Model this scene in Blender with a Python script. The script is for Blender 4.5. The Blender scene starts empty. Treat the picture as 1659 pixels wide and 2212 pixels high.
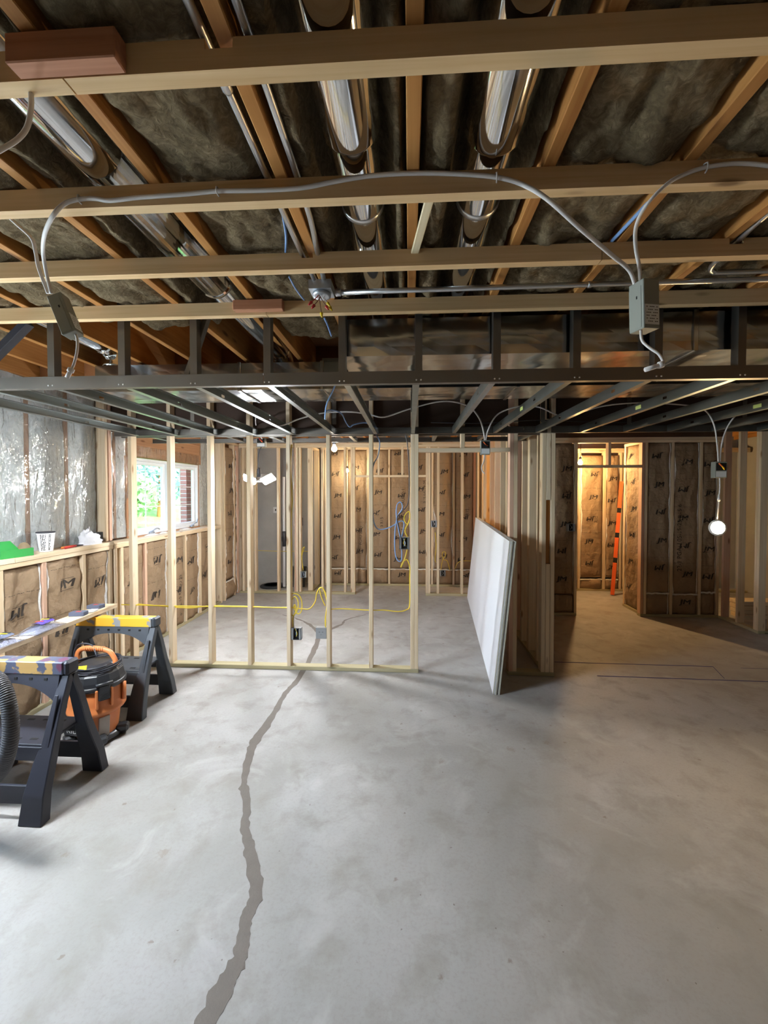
import bpy, bmesh, math, random
from mathutils import Vector, Matrix, noise

# ---------------------------------------------------------------- camera, world, lights, exposure
scene = bpy.context.scene
COL = scene.collection
R = math.radians

cam_d = bpy.data.cameras.new('camera')
cam = bpy.data.objects.new('camera', cam_d)
COL.objects.link(cam)
cam.location = (0, 0, 1.8)
cam.rotation_euler = (R(90 - 1.3), 0, R(3.37))
cam_d.sensor_fit = 'VERTICAL'
cam_d.sensor_height = 36.0
cam_d.lens = 36.0 * 925 / 2212
cam_d.shift_y = -23 / 2212
cam_d.clip_start = 0.02
scene.camera = cam

vs = scene.view_settings
vs.view_transform = 'Standard'
vs.look = 'None'
vs.gamma = 1.0
vs.use_curve_mapping = False
vs.exposure = 0.80

world = bpy.data.worlds.new('sky')
scene.world = world
world.use_nodes = True
wn = world.node_tree
bgn = wn.nodes['Background']
sky = wn.nodes.new('ShaderNodeTexSky')
sky.sky_type = 'NISHITA'
sky.sun_disc = False
sky.sun_elevation = R(48)
sky.sun_rotation = R(120)
sky.air_density = 1.2
sky.dust_density = 2.0
wn.links.new(sky.outputs[0], bgn.inputs[0])
bgn.inputs[1].default_value = 1.4

try:
    scene.cycles.use_denoising = True
    scene.cycles.max_bounces = 10
    scene.cycles.diffuse_bounces = 5
    scene.cycles.glossy_bounces = 5
    scene.cycles.transparent_max_bounces = 12
    scene.cycles.sample_clamp_indirect = 6.0
    scene.cycles.caustics_reflective = False
    scene.cycles.caustics_refractive = False
except Exception:
    pass


def area_light(name, loc, direction, sx, sy, power, col):
    ld = bpy.data.lights.new(name, 'AREA')
    ld.shape = 'RECTANGLE'
    ld.size, ld.size_y = sx, sy
    ld.energy = power
    ld.color = col
    o = bpy.data.objects.new(name, ld)
    o.location = loc
    o.rotation_euler = Vector(direction).to_track_quat('-Z', 'Y').to_euler()
    COL.objects.link(o)
    return o


# fill daylight sent in through the added, unseen window of the left wall
DAY = (0.82, 0.91, 1.0)
area_light('fill_daylight', (-3.50, 1.58, 1.74), (1, 0.12, -0.25), 1.40, 0.9, 110, DAY)

# strengths of the lamps' own glowing faces (lamps are built further down)
LED_NEAR, LED_PANEL, BULB_COOL, BULB_BACK, BULB_FAR, WAFER, WAFER_FILL = 420, 360, 430, 340, 1650, 520, 20

random.seed(7)
# ---------------------------------------------------------------- helpers
WM = {}          # world matrix of every object
CACHE = {}


def lin(h):
    h = h.lstrip('#')
    c = [int(h[i:i + 2], 16) / 255 for i in (0, 2, 4)]
    return tuple((x / 12.92 if x <= 0.04045 else ((x + 0.055) / 1.055) ** 2.4) for x in c) + (1.0,)


def put(name, data, parent=None, M=None, mat=None):
    o = bpy.data.objects.new(name, data)
    COL.objects.link(o)
    M = M or Matrix.Identity(4)
    WM[o.name] = M
    if parent is not None:
        o.parent = parent
        o.matrix_parent_inverse = WM[parent.name].inverted()
    o.matrix_basis = M
    if mat is not None and data is not None and not data.materials:
        data.materials.append(mat)
    return o


def T(x, y, z):
    return Matrix.Translation((x, y, z))


def tag(o, label, cat, group=None, kind=None):
    o['label'] = label
    o['category'] = cat
    if group:
        o['group'] = group
    if kind:
        o['kind'] = kind
    return o


def thing(name, label, cat, loc, rz=0.0, group=None):
    o = put(name, None, None, T(*loc) @ Matrix.Rotation(rz, 4, 'Z'))
    o.empty_display_size = 0.05
    return tag(o, label, cat, group)


def structure(name, label, cat='wall', me=None, mat=None, M=None):
    o = put(name, me, None, M, mat)
    o['kind'] = 'structure'
    o['label'] = label
    o['category'] = cat
    return o


def mesh(name, verts, faces, smooth=False):
    me = bpy.data.meshes.new(name)
    me.from_pydata([tuple(v) for v in verts], [], faces)
    me.update()
    if smooth:
        me.polygons.foreach_set('use_smooth', [True] * len(me.polygons))
    return me


def from_bm(name, bm, smooth=False):
    me = bpy.data.meshes.new(name)
    bm.to_mesh(me)
    bm.free()
    if smooth:
        me.polygons.foreach_set('use_smooth', [True] * len(me.polygons))
    return me


def bm_box(bm, a, b, bev=0.0):
    a, b = Vector(a), Vector(b)
    r = bmesh.ops.create_cube(bm, size=1.0)
    vs_ = r['verts']
    c, d = (a + b) / 2, b - a
    for v in vs_:
        v.co = Vector((v.co.x * d.x + c.x, v.co.y * d.y + c.y, v.co.z * d.z + c.z))
    if bev > 0:
        es = list({e for v in vs_ for e in v.link_edges})
        bmesh.ops.bevel(bm, geom=es, offset=bev, segments=1, affect='EDGES', profile=0.5)


def box(name, a, b, mat, parent=None, bev=0.0025, rot=None):
    """box between corners a and b; alike sizes share mesh data"""
    a, b = Vector(a), Vector(b)
    d = Vector((abs(b.x - a.x), abs(b.y - a.y), abs(b.z - a.z)))
    key = ('box', round(d.x, 4), round(d.y, 4), round(d.z, 4), mat.name, bev)
    if key not in CACHE:
        bm = bmesh.new()
        bm_box(bm, -d / 2, d / 2, min(bev, min(d) * 0.3))
        me = from_bm(name, bm)
        me.materials.append(mat)
        CACHE[key] = me
    M = Matrix.Translation((a + b) / 2)
    if rot is not None:
        M = M @ rot
    return put(name, CACHE[key], parent, M)


def beam(name, p, q, w, t, mat, parent=None, roll=0.0, bev=0.0025):
    """rectangular bar from p to q, w across, t thick"""
    p, q = Vector(p), Vector(q)
    L = (q - p).length
    key = ('beam', round(L, 3), round(w, 4), round(t, 4), mat.name)
    if key not in CACHE:
        bm = bmesh.new()
        bm_box(bm, (-w / 2, -t / 2, -L / 2), (w / 2, t / 2, L / 2), min(bev, min(w, t) * 0.3))
        me = from_bm(name, bm)
        me.materials.append(mat)
        CACHE[key] = me
    rot = (q - p).to_track_quat('Z', 'Y').to_matrix().to_4x4() @ Matrix.Rotation(roll, 4, 'Z')
    return put(name, CACHE[key], parent, Matrix.Translation((p + q) / 2) @ rot)


def catmull(pts, n=6):
    P = [Vector(p) for p in pts]
    if len(P) < 3 or n <= 1:
        return P
    out = []
    for i in range(len(P) - 1):
        p0 = P[i - 1] if i > 0 else P[0] * 2 - P[1]
        p1, p2 = P[i], P[i + 1]
        p3 = P[i + 2] if i + 2 < len(P) else P[-1] * 2 - P[-2]
        for k in range(n):
            t = k / n
            out.append(0.5 * ((2 * p1) + (p2 - p0) * t + (2 * p0 - 5 * p1 + 4 * p2 - p3) * t * t
                              + (3 * p1 - p0 - 3 * p2 + p3) * t ** 3))
    out.append(P[-1])
    return out


def tube_geo(pts, r, seg=8, smooth=6, flat=1.0, radii=None):
    P = catmull(pts, smooth)
    V, F = [], []
    up = Vector((0, 0, 1))
    n0 = None
    for i, p in enumerate(P):
        d = (P[min(i + 1, len(P) - 1)] - P[max(i - 1, 0)])
        d = d.normalized() if d.length > 1e-9 else Vector((0, 0, 1))
        if n0 is None:
            n0 = d.cross(up if abs(d.z) < 0.95 else Vector((1, 0, 0))).normalized()
        else:
            n0 = n0 - d * n0.dot(d)
            n0 = n0.normalized() if n0.length > 1e-6 else d.orthogonal().normalized()
        b = d.cross(n0)
        rr = radii(i / (len(P) - 1)) if radii else r
        for k in range(seg):
            a = 2 * math.pi * k / seg
            V.append(p + n0 * math.cos(a) * rr * flat + b * math.sin(a) * rr)
    for i in range(len(P) - 1):
        for k in range(seg):
            F.append((i * seg + k, i * seg + (k + 1) % seg, (i + 1) * seg + (k + 1) % seg, (i + 1) * seg + k))
    F.append(tuple(range(seg - 1, -1, -1)))
    m = (len(P) - 1) * seg
    F.append(tuple(range(m, m + seg)))
    return V, F


def tube(name, pts, r, mat, parent=None, seg=8, smooth=6, flat=1.0, radii=None):
    V, F = tube_geo(pts, r, seg, smooth, flat, radii)
    return put(name, mesh(name, V, F, True), parent, None, mat)


def lathe_geo(prof, seg=24, c=(0, 0, 0), axis='Z', sx=1.0, sy=1.0):
    V, F = [], []
    for (r, h) in prof:
        for k in range(seg):
            a = 2 * math.pi * k / seg
            x, y = r * math.cos(a) * sx, r * math.sin(a) * sy
            p = {'Z': (x, y, h), 'Y': (x, h, y), 'X': (h, x, y)}[axis]
            V.append((p[0] + c[0], p[1] + c[1], p[2] + c[2]))
    for i in range(len(prof) - 1):
        for k in range(seg):
            F.append((i * seg + k, i * seg + (k + 1) % seg, (i + 1) * seg + (k + 1) % seg, (i + 1) * seg + k))
    F.append(tuple(range(seg - 1, -1, -1)))
    m = (len(prof) - 1) * seg
    F.append(tuple(range(m, m + seg)))
    return V, F


def lathe(name, prof, mat, parent=None, seg=24, c=(0, 0, 0), axis='Z', sx=1.0, sy=1.0, smooth=True, M=None):
    V, F = lathe_geo(prof, seg, c, axis, sx, sy)
    me = mesh(name, V, F, False)
    if smooth:
        me.polygons.foreach_set('use_smooth', [len(p.vertices) == 4 for p in me.polygons])
    return put(name, me, parent, M, mat)


def nz(x, y, z, o=3):
    return noise.fractal(Vector((x, y, z)), 1.0, 2.1, o)


TXT = {}


def text_geo(s):
    """flat outline mesh of a string, height about 0.7 units, returned as (verts2d, faces, width)"""
    if s in TXT:
        return TXT[s]
    cu = bpy.data.curves.new('lettering', 'FONT')
    cu.body = s
    cu.resolution_u = 2
    ob = bpy.data.objects.new('lettering', cu)
    COL.objects.link(ob)
    dg = bpy.context.evaluated_depsgraph_get()
    me = bpy.data.meshes.new_from_object(ob.evaluated_get(dg))
    v = [(p.co.x, p.co.y) for p in me.vertices]
    f = [tuple(p.vertices) for p in me.polygons]
    bpy.data.objects.remove(ob)
    bpy.data.curves.remove(cu)
    bpy.data.meshes.remove(me)
    w = max(p[0] for p in v) if v else 0
    TXT[s] = (v, f, w)
    return TXT[s]


# ---------------------------------------------------------------- materials
MATS = {}


def new_mat(name):
    m = bpy.data.materials.new(name)
    m.use_nodes = True
    nt = m.node_tree
    return m, nt, nt.nodes['Principled BSDF']


def plain(name, hexcol, rough=0.5, metal=0.0, bump=0.0, bscale=200.0, var=0.0, vscale=6.0, spec=0.5, coat=0.0):
    if name in MATS:
        return MATS[name]
    m, nt, b = new_mat(name)
    b.inputs['Base Color'].default_value = lin(hexcol)
    b.inputs['Roughness'].default_value = rough
    b.inputs['Metallic'].default_value = metal
    b.inputs['Specular IOR Level'].default_value = spec
    b.inputs['Coat Weight'].default_value = coat
    tc = nt.nodes.new('ShaderNodeTexCoord')
    if var > 0:
        n = nt.nodes.new('ShaderNodeTexNoise')
        n.inputs['Scale'].default_value = vscale
        n.inputs['Detail'].default_value = 5
        nt.links.new(tc.outputs['Object'], n.inputs['Vector'])
        mx = nt.nodes.new('ShaderNodeMixRGB')
        c = lin(hexcol)
        mx.inputs[1].default_value = tuple(max(0, x * (1 - var)) for x in c[:3]) + (1,)
        mx.inputs[2].default_value = tuple(min(1, x * (1 + var)) for x in c[:3]) + (1,)
        nt.links.new(n.outputs[0], mx.inputs[0])
        nt.links.new(mx.outputs[0], b.inputs['Base Color'])
    if bump > 0:
        n2 = nt.nodes.new('ShaderNodeTexNoise')
        n2.inputs['Scale'].default_value = bscale
        n2.inputs['Detail'].default_value = 4
        nt.links.new(tc.outputs['Object'], n2.inputs['Vector'])
        bp = nt.nodes.new('ShaderNodeBump')
        bp.inputs['Strength'].default_value = bump
        bp.inputs['Distance'].default_value = 0.01
        nt.links.new(n2.outputs[0], bp.inputs['Height'])
        nt.links.new(bp.outputs[0], b.inputs['Normal'])
    MATS[name] = m
    return m


def wood(kind, axis):
    """sawn lumber with grain along the given axis, knots and board-to-board variation"""
    key = 'lumber_%s_%s' % (kind, axis)
    if key in MATS:
        return MATS[key]
    light, dark, knot, var = {
        'pine': ('#e0cfb3', '#ceb693', '#8a6544', 0.10),
        'pink': ('#d3b19a', '#c09a80', '#7f5440', 0.10),
        'joist': ('#b98449', '#98632f', '#5b3518', 0.10),
        'strap': ('#dcbd90', '#c7a272', '#5e3d22', 0.08),
        'treated': ('#b3a98a', '#98906f', '#5e5a40', 0.08),
        'faded': ('#a98d78', '#8f7461', '#6a4f3e', 0.06),
        'header': ('#b58a68', '#9a7152', '#6a4630', 0.06),
        'red': ('#ba8566', '#a06a4c', '#5e3324', 0.06),
        'pale': ('#e6d9b8', '#d6c39a', '#a88a5c', 0.05),
    }[kind]
    m, nt, b = new_mat(key)
    tc = nt.nodes.new('ShaderNodeTexCoord')
    oi = nt.nodes.new('ShaderNodeObjectInfo')
    mul = nt.nodes.new('ShaderNodeMath'); mul.operation = 'MULTIPLY'; mul.inputs[1].default_value = 37.0
    nt.links.new(oi.outputs['Random'], mul.inputs[0])
    add = nt.nodes.new('ShaderNodeVectorMath'); add.operation = 'ADD'
    nt.links.new(tc.outputs['Object'], add.inputs[0])
    nt.links.new(mul.outputs[0], add.inputs[1])

    def mapped(cross, along):
        mp = nt.nodes.new('ShaderNodeVectorMath'); mp.operation = 'MULTIPLY'
        s = [cross] * 3
        s['XYZ'.index(axis)] = along
        mp.inputs[1].default_value = s
        nt.links.new(add.outputs[0], mp.inputs[0])
        return mp.outputs[0]
    n = nt.nodes.new('ShaderNodeTexNoise')
    n.inputs['Scale'].default_value = 1.0; n.inputs['Detail'].default_value = 4; n.inputs['Distortion'].default_value = 0.6
    nt.links.new(mapped(55, 1.6), n.inputs['Vector'])
    n2 = nt.nodes.new('ShaderNodeTexNoise')
    n2.inputs['Scale'].default_value = 1.0; n2.inputs['Detail'].default_value = 2
    nt.links.new(mapped(7, 1.0), n2.inputs['Vector'])
    av = nt.nodes.new('ShaderNodeMath'); av.operation = 'ADD'
    nt.links.new(n.outputs[0], av.inputs[0]); nt.links.new(n2.outputs[0], av.inputs[1])
    rp = nt.nodes.new('ShaderNodeMapRange')
    rp.inputs[1].default_value = 0.75; rp.inputs[2].default_value = 1.3
    nt.links.new(av.outputs[0], rp.inputs[0])
    mx = nt.nodes.new('ShaderNodeMixRGB')
    mx.inputs[1].default_value = lin(light); mx.inputs[2].default_value = lin(dark)
    nt.links.new(rp.outputs[0], mx.inputs[0])
    vo = nt.nodes.new('ShaderNodeTexVoronoi')
    vo.inputs['Scale'].default_value = 1.0
    nt.links.new(mapped(9, 2.6), vo.inputs['Vector'])
    kr = nt.nodes.new('ShaderNodeMapRange')
    kr.inputs[1].default_value = 0.06; kr.inputs[2].default_value = 0.15; kr.inputs[3].default_value = 0.8; kr.inputs[4].default_value = 0.0
    nt.links.new(vo.outputs['Distance'], kr.inputs[0])
    mk = nt.nodes.new('ShaderNodeMixRGB')
    mk.inputs[2].default_value = lin(knot)
    nt.links.new(kr.outputs[0], mk.inputs[0]); nt.links.new(mx.outputs[0], mk.inputs[1])
    hv = nt.nodes.new('ShaderNodeHueSaturation')
    vr = nt.nodes.new('ShaderNodeMapRange')
    vr.inputs[3].default_value = 1 - var; vr.inputs[4].default_value = 1 + var * 0.7
    nt.links.new(oi.outputs['Random'], vr.inputs[0])
    nt.links.new(vr.outputs[0], hv.inputs['Value'])
    nt.links.new(mk.outputs[0], hv.inputs['Color'])
    nt.links.new(hv.outputs[0], b.inputs['Base Color'])
    b.inputs['Roughness'].default_value = 0.7
    b.inputs['Specular IOR Level'].default_value = 0.25
    bp = nt.nodes.new('ShaderNodeBump'); bp.inputs['Strength'].default_value = 0.15; bp.inputs['Distance'].default_value = 0.004
    nt.links.new(n.outputs[0], bp.inputs['Height']); nt.links.new(bp.outputs[0], b.inputs['Normal'])
    MATS[key] = m
    return m


def concrete_mat():
    m, nt, b = new_mat('concrete_slab')
    tc = nt.nodes.new('ShaderNodeTexCoord')

    def nsn(scale, det=5, rough=0.6, dist=0.0):
        n = nt.nodes.new('ShaderNodeTexNoise')
        n.inputs['Scale'].default_value = scale; n.inputs['Detail'].default_value = det
        n.inputs['Roughness'].default_value = rough; n.inputs['Distortion'].default_value = dist
        nt.links.new(tc.outputs['Object'], n.inputs['Vector'])
        return n

    def rng(src, a, c, lo, hi):
        r_ = nt.nodes.new('ShaderNodeMapRange')
        r_.inputs[1].default_value = a; r_.inputs[2].default_value = c; r_.inputs[3].default_value = lo; r_.inputs[4].default_value = hi
        nt.links.new(src, r_.inputs[0])
        return r_.outputs[0]

    def mix(fac, c1, c2):
        x = nt.nodes.new('ShaderNodeMixRGB')
        for i, c in ((1, c1), (2, c2)):
            if isinstance(c, tuple):
                x.inputs[i].default_value = c
            else:
                nt.links.new(c, x.inputs[i])
        nt.links.new(fac, x.inputs[0])
        return x.outputs[0]
    big = nsn(0.8, 4, 0.55, 0.6)
    col = mix(rng(big.outputs[0], 0.35, 0.68, 0, 1), lin('#93918d'), lin('#adacaa'))
    mid = nsn(5.0, 6, 0.62, 0.3)
    col = mix(rng(mid.outputs[0], 0.50, 0.70, 0, 0.62), col, lin('#89847c'))
    fine = nsn(60.0, 6, 0.7)
    col = mix(rng(fine.outputs[0], 0.48, 0.72, 0, 0.38), col, lin('#8a8479'))
    pale = nsn(2.3, 5, 0.6, 1.0)
    col = mix(rng(pale.outputs[0], 0.55, 0.75, 0, 0.35), col, lin('#cdcdcc'))
    # scattered drips and dark specks
    for sc, th, c, amt in ((7.0, 0.05, '#75695b', 0.6), (2.6, 0.05, '#867a6a', 0.5), (13.0, 0.035, '#5f5348', 0.7)):
        wv = nt.nodes.new('ShaderNodeVectorMath'); wv.operation = 'ADD'
        w2 = nt.nodes.new('ShaderNodeVectorMath'); w2.operation = 'SCALE'; w2.inputs['Scale'].default_value = 0.10 / sc * 3
        nt.links.new(fine.outputs['Color'], w2.inputs[0])
        nt.links.new(tc.outputs['Object'], wv.inputs[0]); nt.links.new(w2.outputs[0], wv.inputs[1])
        vo = nt.nodes.new('ShaderNodeTexVoronoi'); vo.inputs['Scale'].default_value = sc
        vo.inputs['Randomness'].default_value = 1.0
        nt.links.new(wv.outputs[0], vo.inputs['Vector'])
        sep = nt.nodes.new('ShaderNodeSeparateColor')
        nt.links.new(vo.outputs['Color'], sep.inputs[0])
        gate = rng(sep.outputs[0], 0.68, 0.70, 0, 1)
        d = rng(vo.outputs['Distance'], th, th * 1.8, amt, 0)
        mm = nt.nodes.new('ShaderNodeMath'); mm.operation = 'MULTIPLY'
        nt.links.new(gate, mm.inputs[0]); nt.links.new(d, mm.inputs[1])
        col = mix(mm.outputs[0], col, lin(c))
    nt.links.new(col, b.inputs['Base Color'])
    nt.links.new(rng(mid.outputs[0], 0.3, 0.7, 0.50, 0.68), b.inputs['Roughness'])
    b.inputs['Specular IOR Level'].default_value = 0.35
    bp = nt.nodes.new('ShaderNodeBump'); bp.inputs['Strength'].default_value = 0.10; bp.inputs['Distance'].default_value = 0.004
    nt.links.new(fine.outputs[0], bp.inputs['Height']); nt.links.new(bp.outputs[0], b.inputs['Normal'])
    return m


def fibre_mat(name, c1, c2, c3, scale=26.0, bump=0.9, rough=0.95):
    m, nt, b = new_mat(name)
    tc = nt.nodes.new('ShaderNodeTexCoord')
    n = nt.nodes.new('ShaderNodeTexNoise'); n.inputs['Scale'].default_value = scale; n.inputs['Detail'].default_value = 8
    n.inputs['Roughness'].default_value = 0.7; n.inputs['Distortion'].default_value = 1.2
    n3 = nt.nodes.new('ShaderNodeTexNoise'); n3.inputs['Scale'].default_value = scale * 0.2; n3.inputs['Detail'].default_value = 4
    for q in (n, n3):
        nt.links.new(tc.outputs['Object'], q.inputs['Vector'])
    cr = nt.nodes.new('ShaderNodeValToRGB')
    cr.color_ramp.elements[0].position = 0.3; cr.color_ramp.elements[0].color = lin(c1)
    cr.color_ramp.elements[1].position = 0.72; cr.color_ramp.elements[1].color = lin(c3)
    e = cr.color_ramp.elements.new(0.5); e.color = lin(c2)
    av = nt.nodes.new('ShaderNodeMixRGB'); av.inputs[0].default_value = 0.35
    nt.links.new(n.outputs[0], av.inputs[1]); nt.links.new(n3.outputs[0], av.inputs[2])
    nt.links.new(av.outputs[0], cr.inputs[0])
    nt.links.new(cr.outputs[0], b.inputs['Base Color'])
    b.inputs['Roughness'].default_value = rough
    b.inputs['Specular IOR Level'].default_value = 0.1
    bp = nt.nodes.new('ShaderNodeBump'); bp.inputs['Strength'].default_value = bump; bp.inputs['Distance'].default_value = 0.02
    nt.links.new(n.outputs[0], bp.inputs['Height']); nt.links.new(bp.outputs[0], b.inputs['Normal'])
    MATS[name] = m
    return m


def emit(name, col, strength):
    m = bpy.data.materials.new(name)
    m.use_nodes = True
    nt = m.node_tree
    nt.nodes.remove(nt.nodes['Principled BSDF'])
    e = nt.nodes.new('ShaderNodeEmission')
    e.inputs[0].default_value = (*col, 1)
    e.inputs[1].default_value = strength
    nt.links.new(e.outputs[0], nt.nodes['Material Output'].inputs[0])
    MATS[name] = m
    return m


def clear_mat(name, tint, gloss_rough, base=0.06, bump=0.0, bscale=14.0, stretch=None):
    """clear film or glass: see-through with fresnel sheen"""
    m = bpy.data.materials.new(name)
    m.use_nodes = True
    nt = m.node_tree
    nt.nodes.remove(nt.nodes['Principled BSDF'])
    t = nt.nodes.new('ShaderNodeBsdfTransparent'); t.inputs[0].default_value = (*tint, 1)
    g = nt.nodes.new('ShaderNodeBsdfGlossy'); g.inputs['Roughness'].default_value = gloss_rough
    fr = nt.nodes.new('ShaderNodeLayerWeight')
    pw = nt.nodes.new('ShaderNodeMath'); pw.operation = 'POWER'; pw.inputs[1].default_value = 5.0
    nt.links.new(fr.outputs['Facing'], pw.inputs[0])
    ad = nt.nodes.new('ShaderNodeMath'); ad.operation = 'ADD'; ad.inputs[1].default_value = 0.03 + base; ad.use_clamp = True
    nt.links.new(pw.outputs[0], ad.inputs[0])
    mx = nt.nodes.new('ShaderNodeMixShader')
    nt.links.new(ad.outputs[0], mx.inputs[0]); nt.links.new(t.outputs[0], mx.inputs[1]); nt.links.new(g.outputs[0], mx.inputs[2])
    nt.links.new(mx.outputs[0], nt.nodes['Material Output'].inputs[0])
    if bump > 0:
        tc = nt.nodes.new('ShaderNodeTexCoord')
        n = nt.nodes.new('ShaderNodeTexNoise'); n.inputs['Scale'].default_value = bscale; n.inputs['Detail'].default_value = 3
        n.inputs['Distortion'].default_value = 1.5
        if stretch:
            mp = nt.nodes.new('ShaderNodeVectorMath'); mp.operation = 'MULTIPLY'; mp.inputs[1].default_value = stretch
            nt.links.new(tc.outputs['Object'], mp.inputs[0]); nt.links.new(mp.outputs[0], n.inputs['Vector'])
        else:
            nt.links.new(tc.outputs['Object'], n.inputs['Vector'])
        bp = nt.nodes.new('ShaderNodeBump'); bp.inputs['Strength'].default_value = bump; bp.inputs['Distance'].default_value = 0.03
        nt.links.new(n.outputs[0], bp.inputs['Height'])
        nt.links.new(bp.outputs[0], g.inputs['Normal']); nt.links.new(bp.outputs[0], fr.inputs['Normal'])
    MATS[name] = m
    return m


def metal_mat(name, hexcol, rough, streak=0.0, axis='Y', bump=0.0):
    m, nt, b = new_mat(name)
    b.inputs['Base Color'].default_value = lin(hexcol)
    b.inputs['Metallic'].default_value = 1.0
    b.inputs['Roughness'].default_value = rough
    tc = nt.nodes.new('ShaderNodeTexCoord')
    n = nt.nodes.new('ShaderNodeTexNoise'); n.inputs['Scale'].default_value = 9.0; n.inputs['Detail'].default_value = 6
    nt.links.new(tc.outputs['Object'], n.inputs['Vector'])
    r_ = nt.nodes.new('ShaderNodeMapRange'); r_.inputs[3].default_value = rough * 0.75; r_.inputs[4].default_value = rough * 1.35
    nt.links.new(n.outputs[0], r_.inputs[0]); nt.links.new(r_.outputs[0], b.inputs['Roughness'])
    if bump > 0:
        n2 = nt.nodes.new('ShaderNodeTexNoise'); n2.inputs['Scale'].default_value = 3.0; n2.inputs['Detail'].default_value = 2
        nt.links.new(tc.outputs['Object'], n2.inputs['Vector'])
        bp = nt.nodes.new('ShaderNodeBump'); bp.inputs['Strength'].default_value = bump; bp.inputs['Distance'].default_value = 0.05
        nt.links.new(n2.outputs[0], bp.inputs['Height']); nt.links.new(bp.outputs[0], b.inputs['Normal'])
    MATS[name] = m
    return m


M_CONC = concrete_mat()
M_FILL = plain('crack_filler', '#6f6861', 0.75, bump=0.25, bscale=90, var=0.14, vscale=14)
M_CHALK = plain('blue_chalk', '#2e3266', 0.9)
M_WALLC = plain('foundation_concrete', '#a8a7a3', 0.9, bump=0.3, bscale=40, var=0.2, vscale=4)
M_WOOL = fibre_mat('mineral_wool', '#4e4333', '#7e6d52', '#ab997b', 34, 1.0)
M_GLASSWOOL = fibre_mat('white_glass_wool', '#a3a8a6', '#ced3d1', '#e6e9e8', 14, 0.5)
M_FLUFF = fibre_mat('white_fibre_edge', '#cfccc4', '#e6e3dd', '#f5f3ef', 60, 0.6)
M_KRAFT = plain('kraft_paper', '#917b62', 0.68, bump=0.8, bscale=13, var=0.12, vscale=5, spec=0.3)
for _n in M_KRAFT.node_tree.nodes:
    if _n.type == 'BUMP':
        _n.inputs['Distance'].default_value = 0.03
M_INK = plain('kraft_print', '#332a22', 0.8)
M_OSB = plain('subfloor_board', '#8a5b34', 0.8, bump=0.2, bscale=60, var=0.25, vscale=9)
M_DUCT = metal_mat('duct_steel', '#e6e7e8', 0.07)
M_TRUNK = metal_mat('trunk_steel', '#b9bbbc', 0.17, bump=0.25)
M_STUDS = metal_mat('steel_framing', '#8d9290', 0.36)
M_STUDD = metal_mat('steel_framing_grey', '#736f69', 0.42)
M_EMT = metal_mat('conduit_steel', '#d6d8da', 0.33)
M_BOX = metal_mat('box_steel', '#b6bcc2', 0.4)
M_DRV = plain('driver_grey', '#85877f', 0.6, metal=0.2)
M_WHITE = plain('white_vinyl_cable', '#d9d4d0', 0.6, spec=0.3)
M_YEL = plain('yellow_cable', '#d9bf3c', 0.5)
M_BLUE = plain('blue_cable', '#7d9fd0', 0.5)
M_BLK = plain('black_cable', '#2a2c35', 0.5)
M_REDW = plain('red_connector', '#b3262a', 0.45)
M_YELW = plain('yellow_connector', '#e3c224', 0.45)
M_ORAW = plain('orange_connector', '#e06a2a', 0.45)
M_COPW = plain('copper_wire', '#7a4a34', 0.5)
M_HOLE = plain('dark_recess', '#141312', 0.9)
M_VINYL = plain('window_vinyl', '#e6ebee', 0.4)
M_GLASS = clear_mat('window_glass', (0.93, 0.97, 1.0), 0.02, 0.0)
M_POLY = clear_mat('poly_film', (0.95, 0.96, 0.97), 0.075, 0.15, bump=1.0, bscale=13.0, stretch=(1, 1, 0.35))
M_PAPER = plain('white_paper', '#d8dadb', 0.6)
PX, PY, PZ = wood('pine', 'X'), wood('pine', 'Y'), wood('pine', 'Z')
CRACK = [(-0.700, 1.266, 0.000), (-0.684, 1.370, 0.000), (-0.667, 1.497, 0.000), (-0.653, 1.593, 0.000), (-0.683, 1.717, 0.000), (-0.685, 1.841, 0.000), (-0.775, 2.031, 0.000), (-0.872, 2.200, 0.000), (-0.928, 2.366, 0.000), (-1.019, 2.556, 0.000), (-1.077, 2.783, 0.000), (-1.107, 2.996, 0.000), (-1.092, 3.350, 0.000), (-1.101, 3.704, 0.000), (-1.063, 4.037, 0.000), (-1.072, 4.691, 0.000), (-1.130, 5.311, 0.000)]
CRACK_L = [(-1.130, 5.311, 0.000), (-1.333, 5.675, 0.000), (-1.598, 5.955, 0.000), (-1.849, 6.124, 0.000)]
CRACK_R = [(-1.130, 5.311, 0.000), (-0.927, 5.699, 0.000), (-0.870, 5.954, 0.000), (-0.633, 6.196, 0.000)]
CHALKS = [[(1.536, 4.584, -0.000), (3.122, 4.558, 0.000)], [(1.836, 4.260, 0.000), (3.562, 4.219, 0.000)], [(3.380, 4.538, 0.000), (3.775, 4.527, -0.000)], [(3.122, 4.558, 0.000), (3.032, 4.268, -0.000)]]
CABLE_STRAP = [(-1.300, 1.500, 2.520), (-1.300, 1.480, 2.583), (-1.267, 1.430, 2.629), (-1.189, 1.350, 2.642), (-1.109, 1.292, 2.661), (-1.075, 1.297, 2.699), (-1.029, 1.300, 2.713), (-0.979, 1.300, 2.713), (-0.931, 1.300, 2.705), (-0.837, 1.300, 2.711), (-0.689, 1.300, 2.715), (-0.587, 1.300, 2.720), (-0.457, 1.300, 2.717), (-0.328, 1.300, 2.719), (-0.229, 1.300, 2.733), (-0.118, 1.300, 2.746), (0.021, 1.300, 2.748), (0.157, 1.300, 2.739), (0.255, 1.300, 2.726), (0.326, 1.300, 2.704), (0.397, 1.292, 2.654), (0.504, 1.330, 2.591), (0.645, 1.430, 2.559), (0.732, 1.490, 2.536), (0.762, 1.500, 2.471)]
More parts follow.
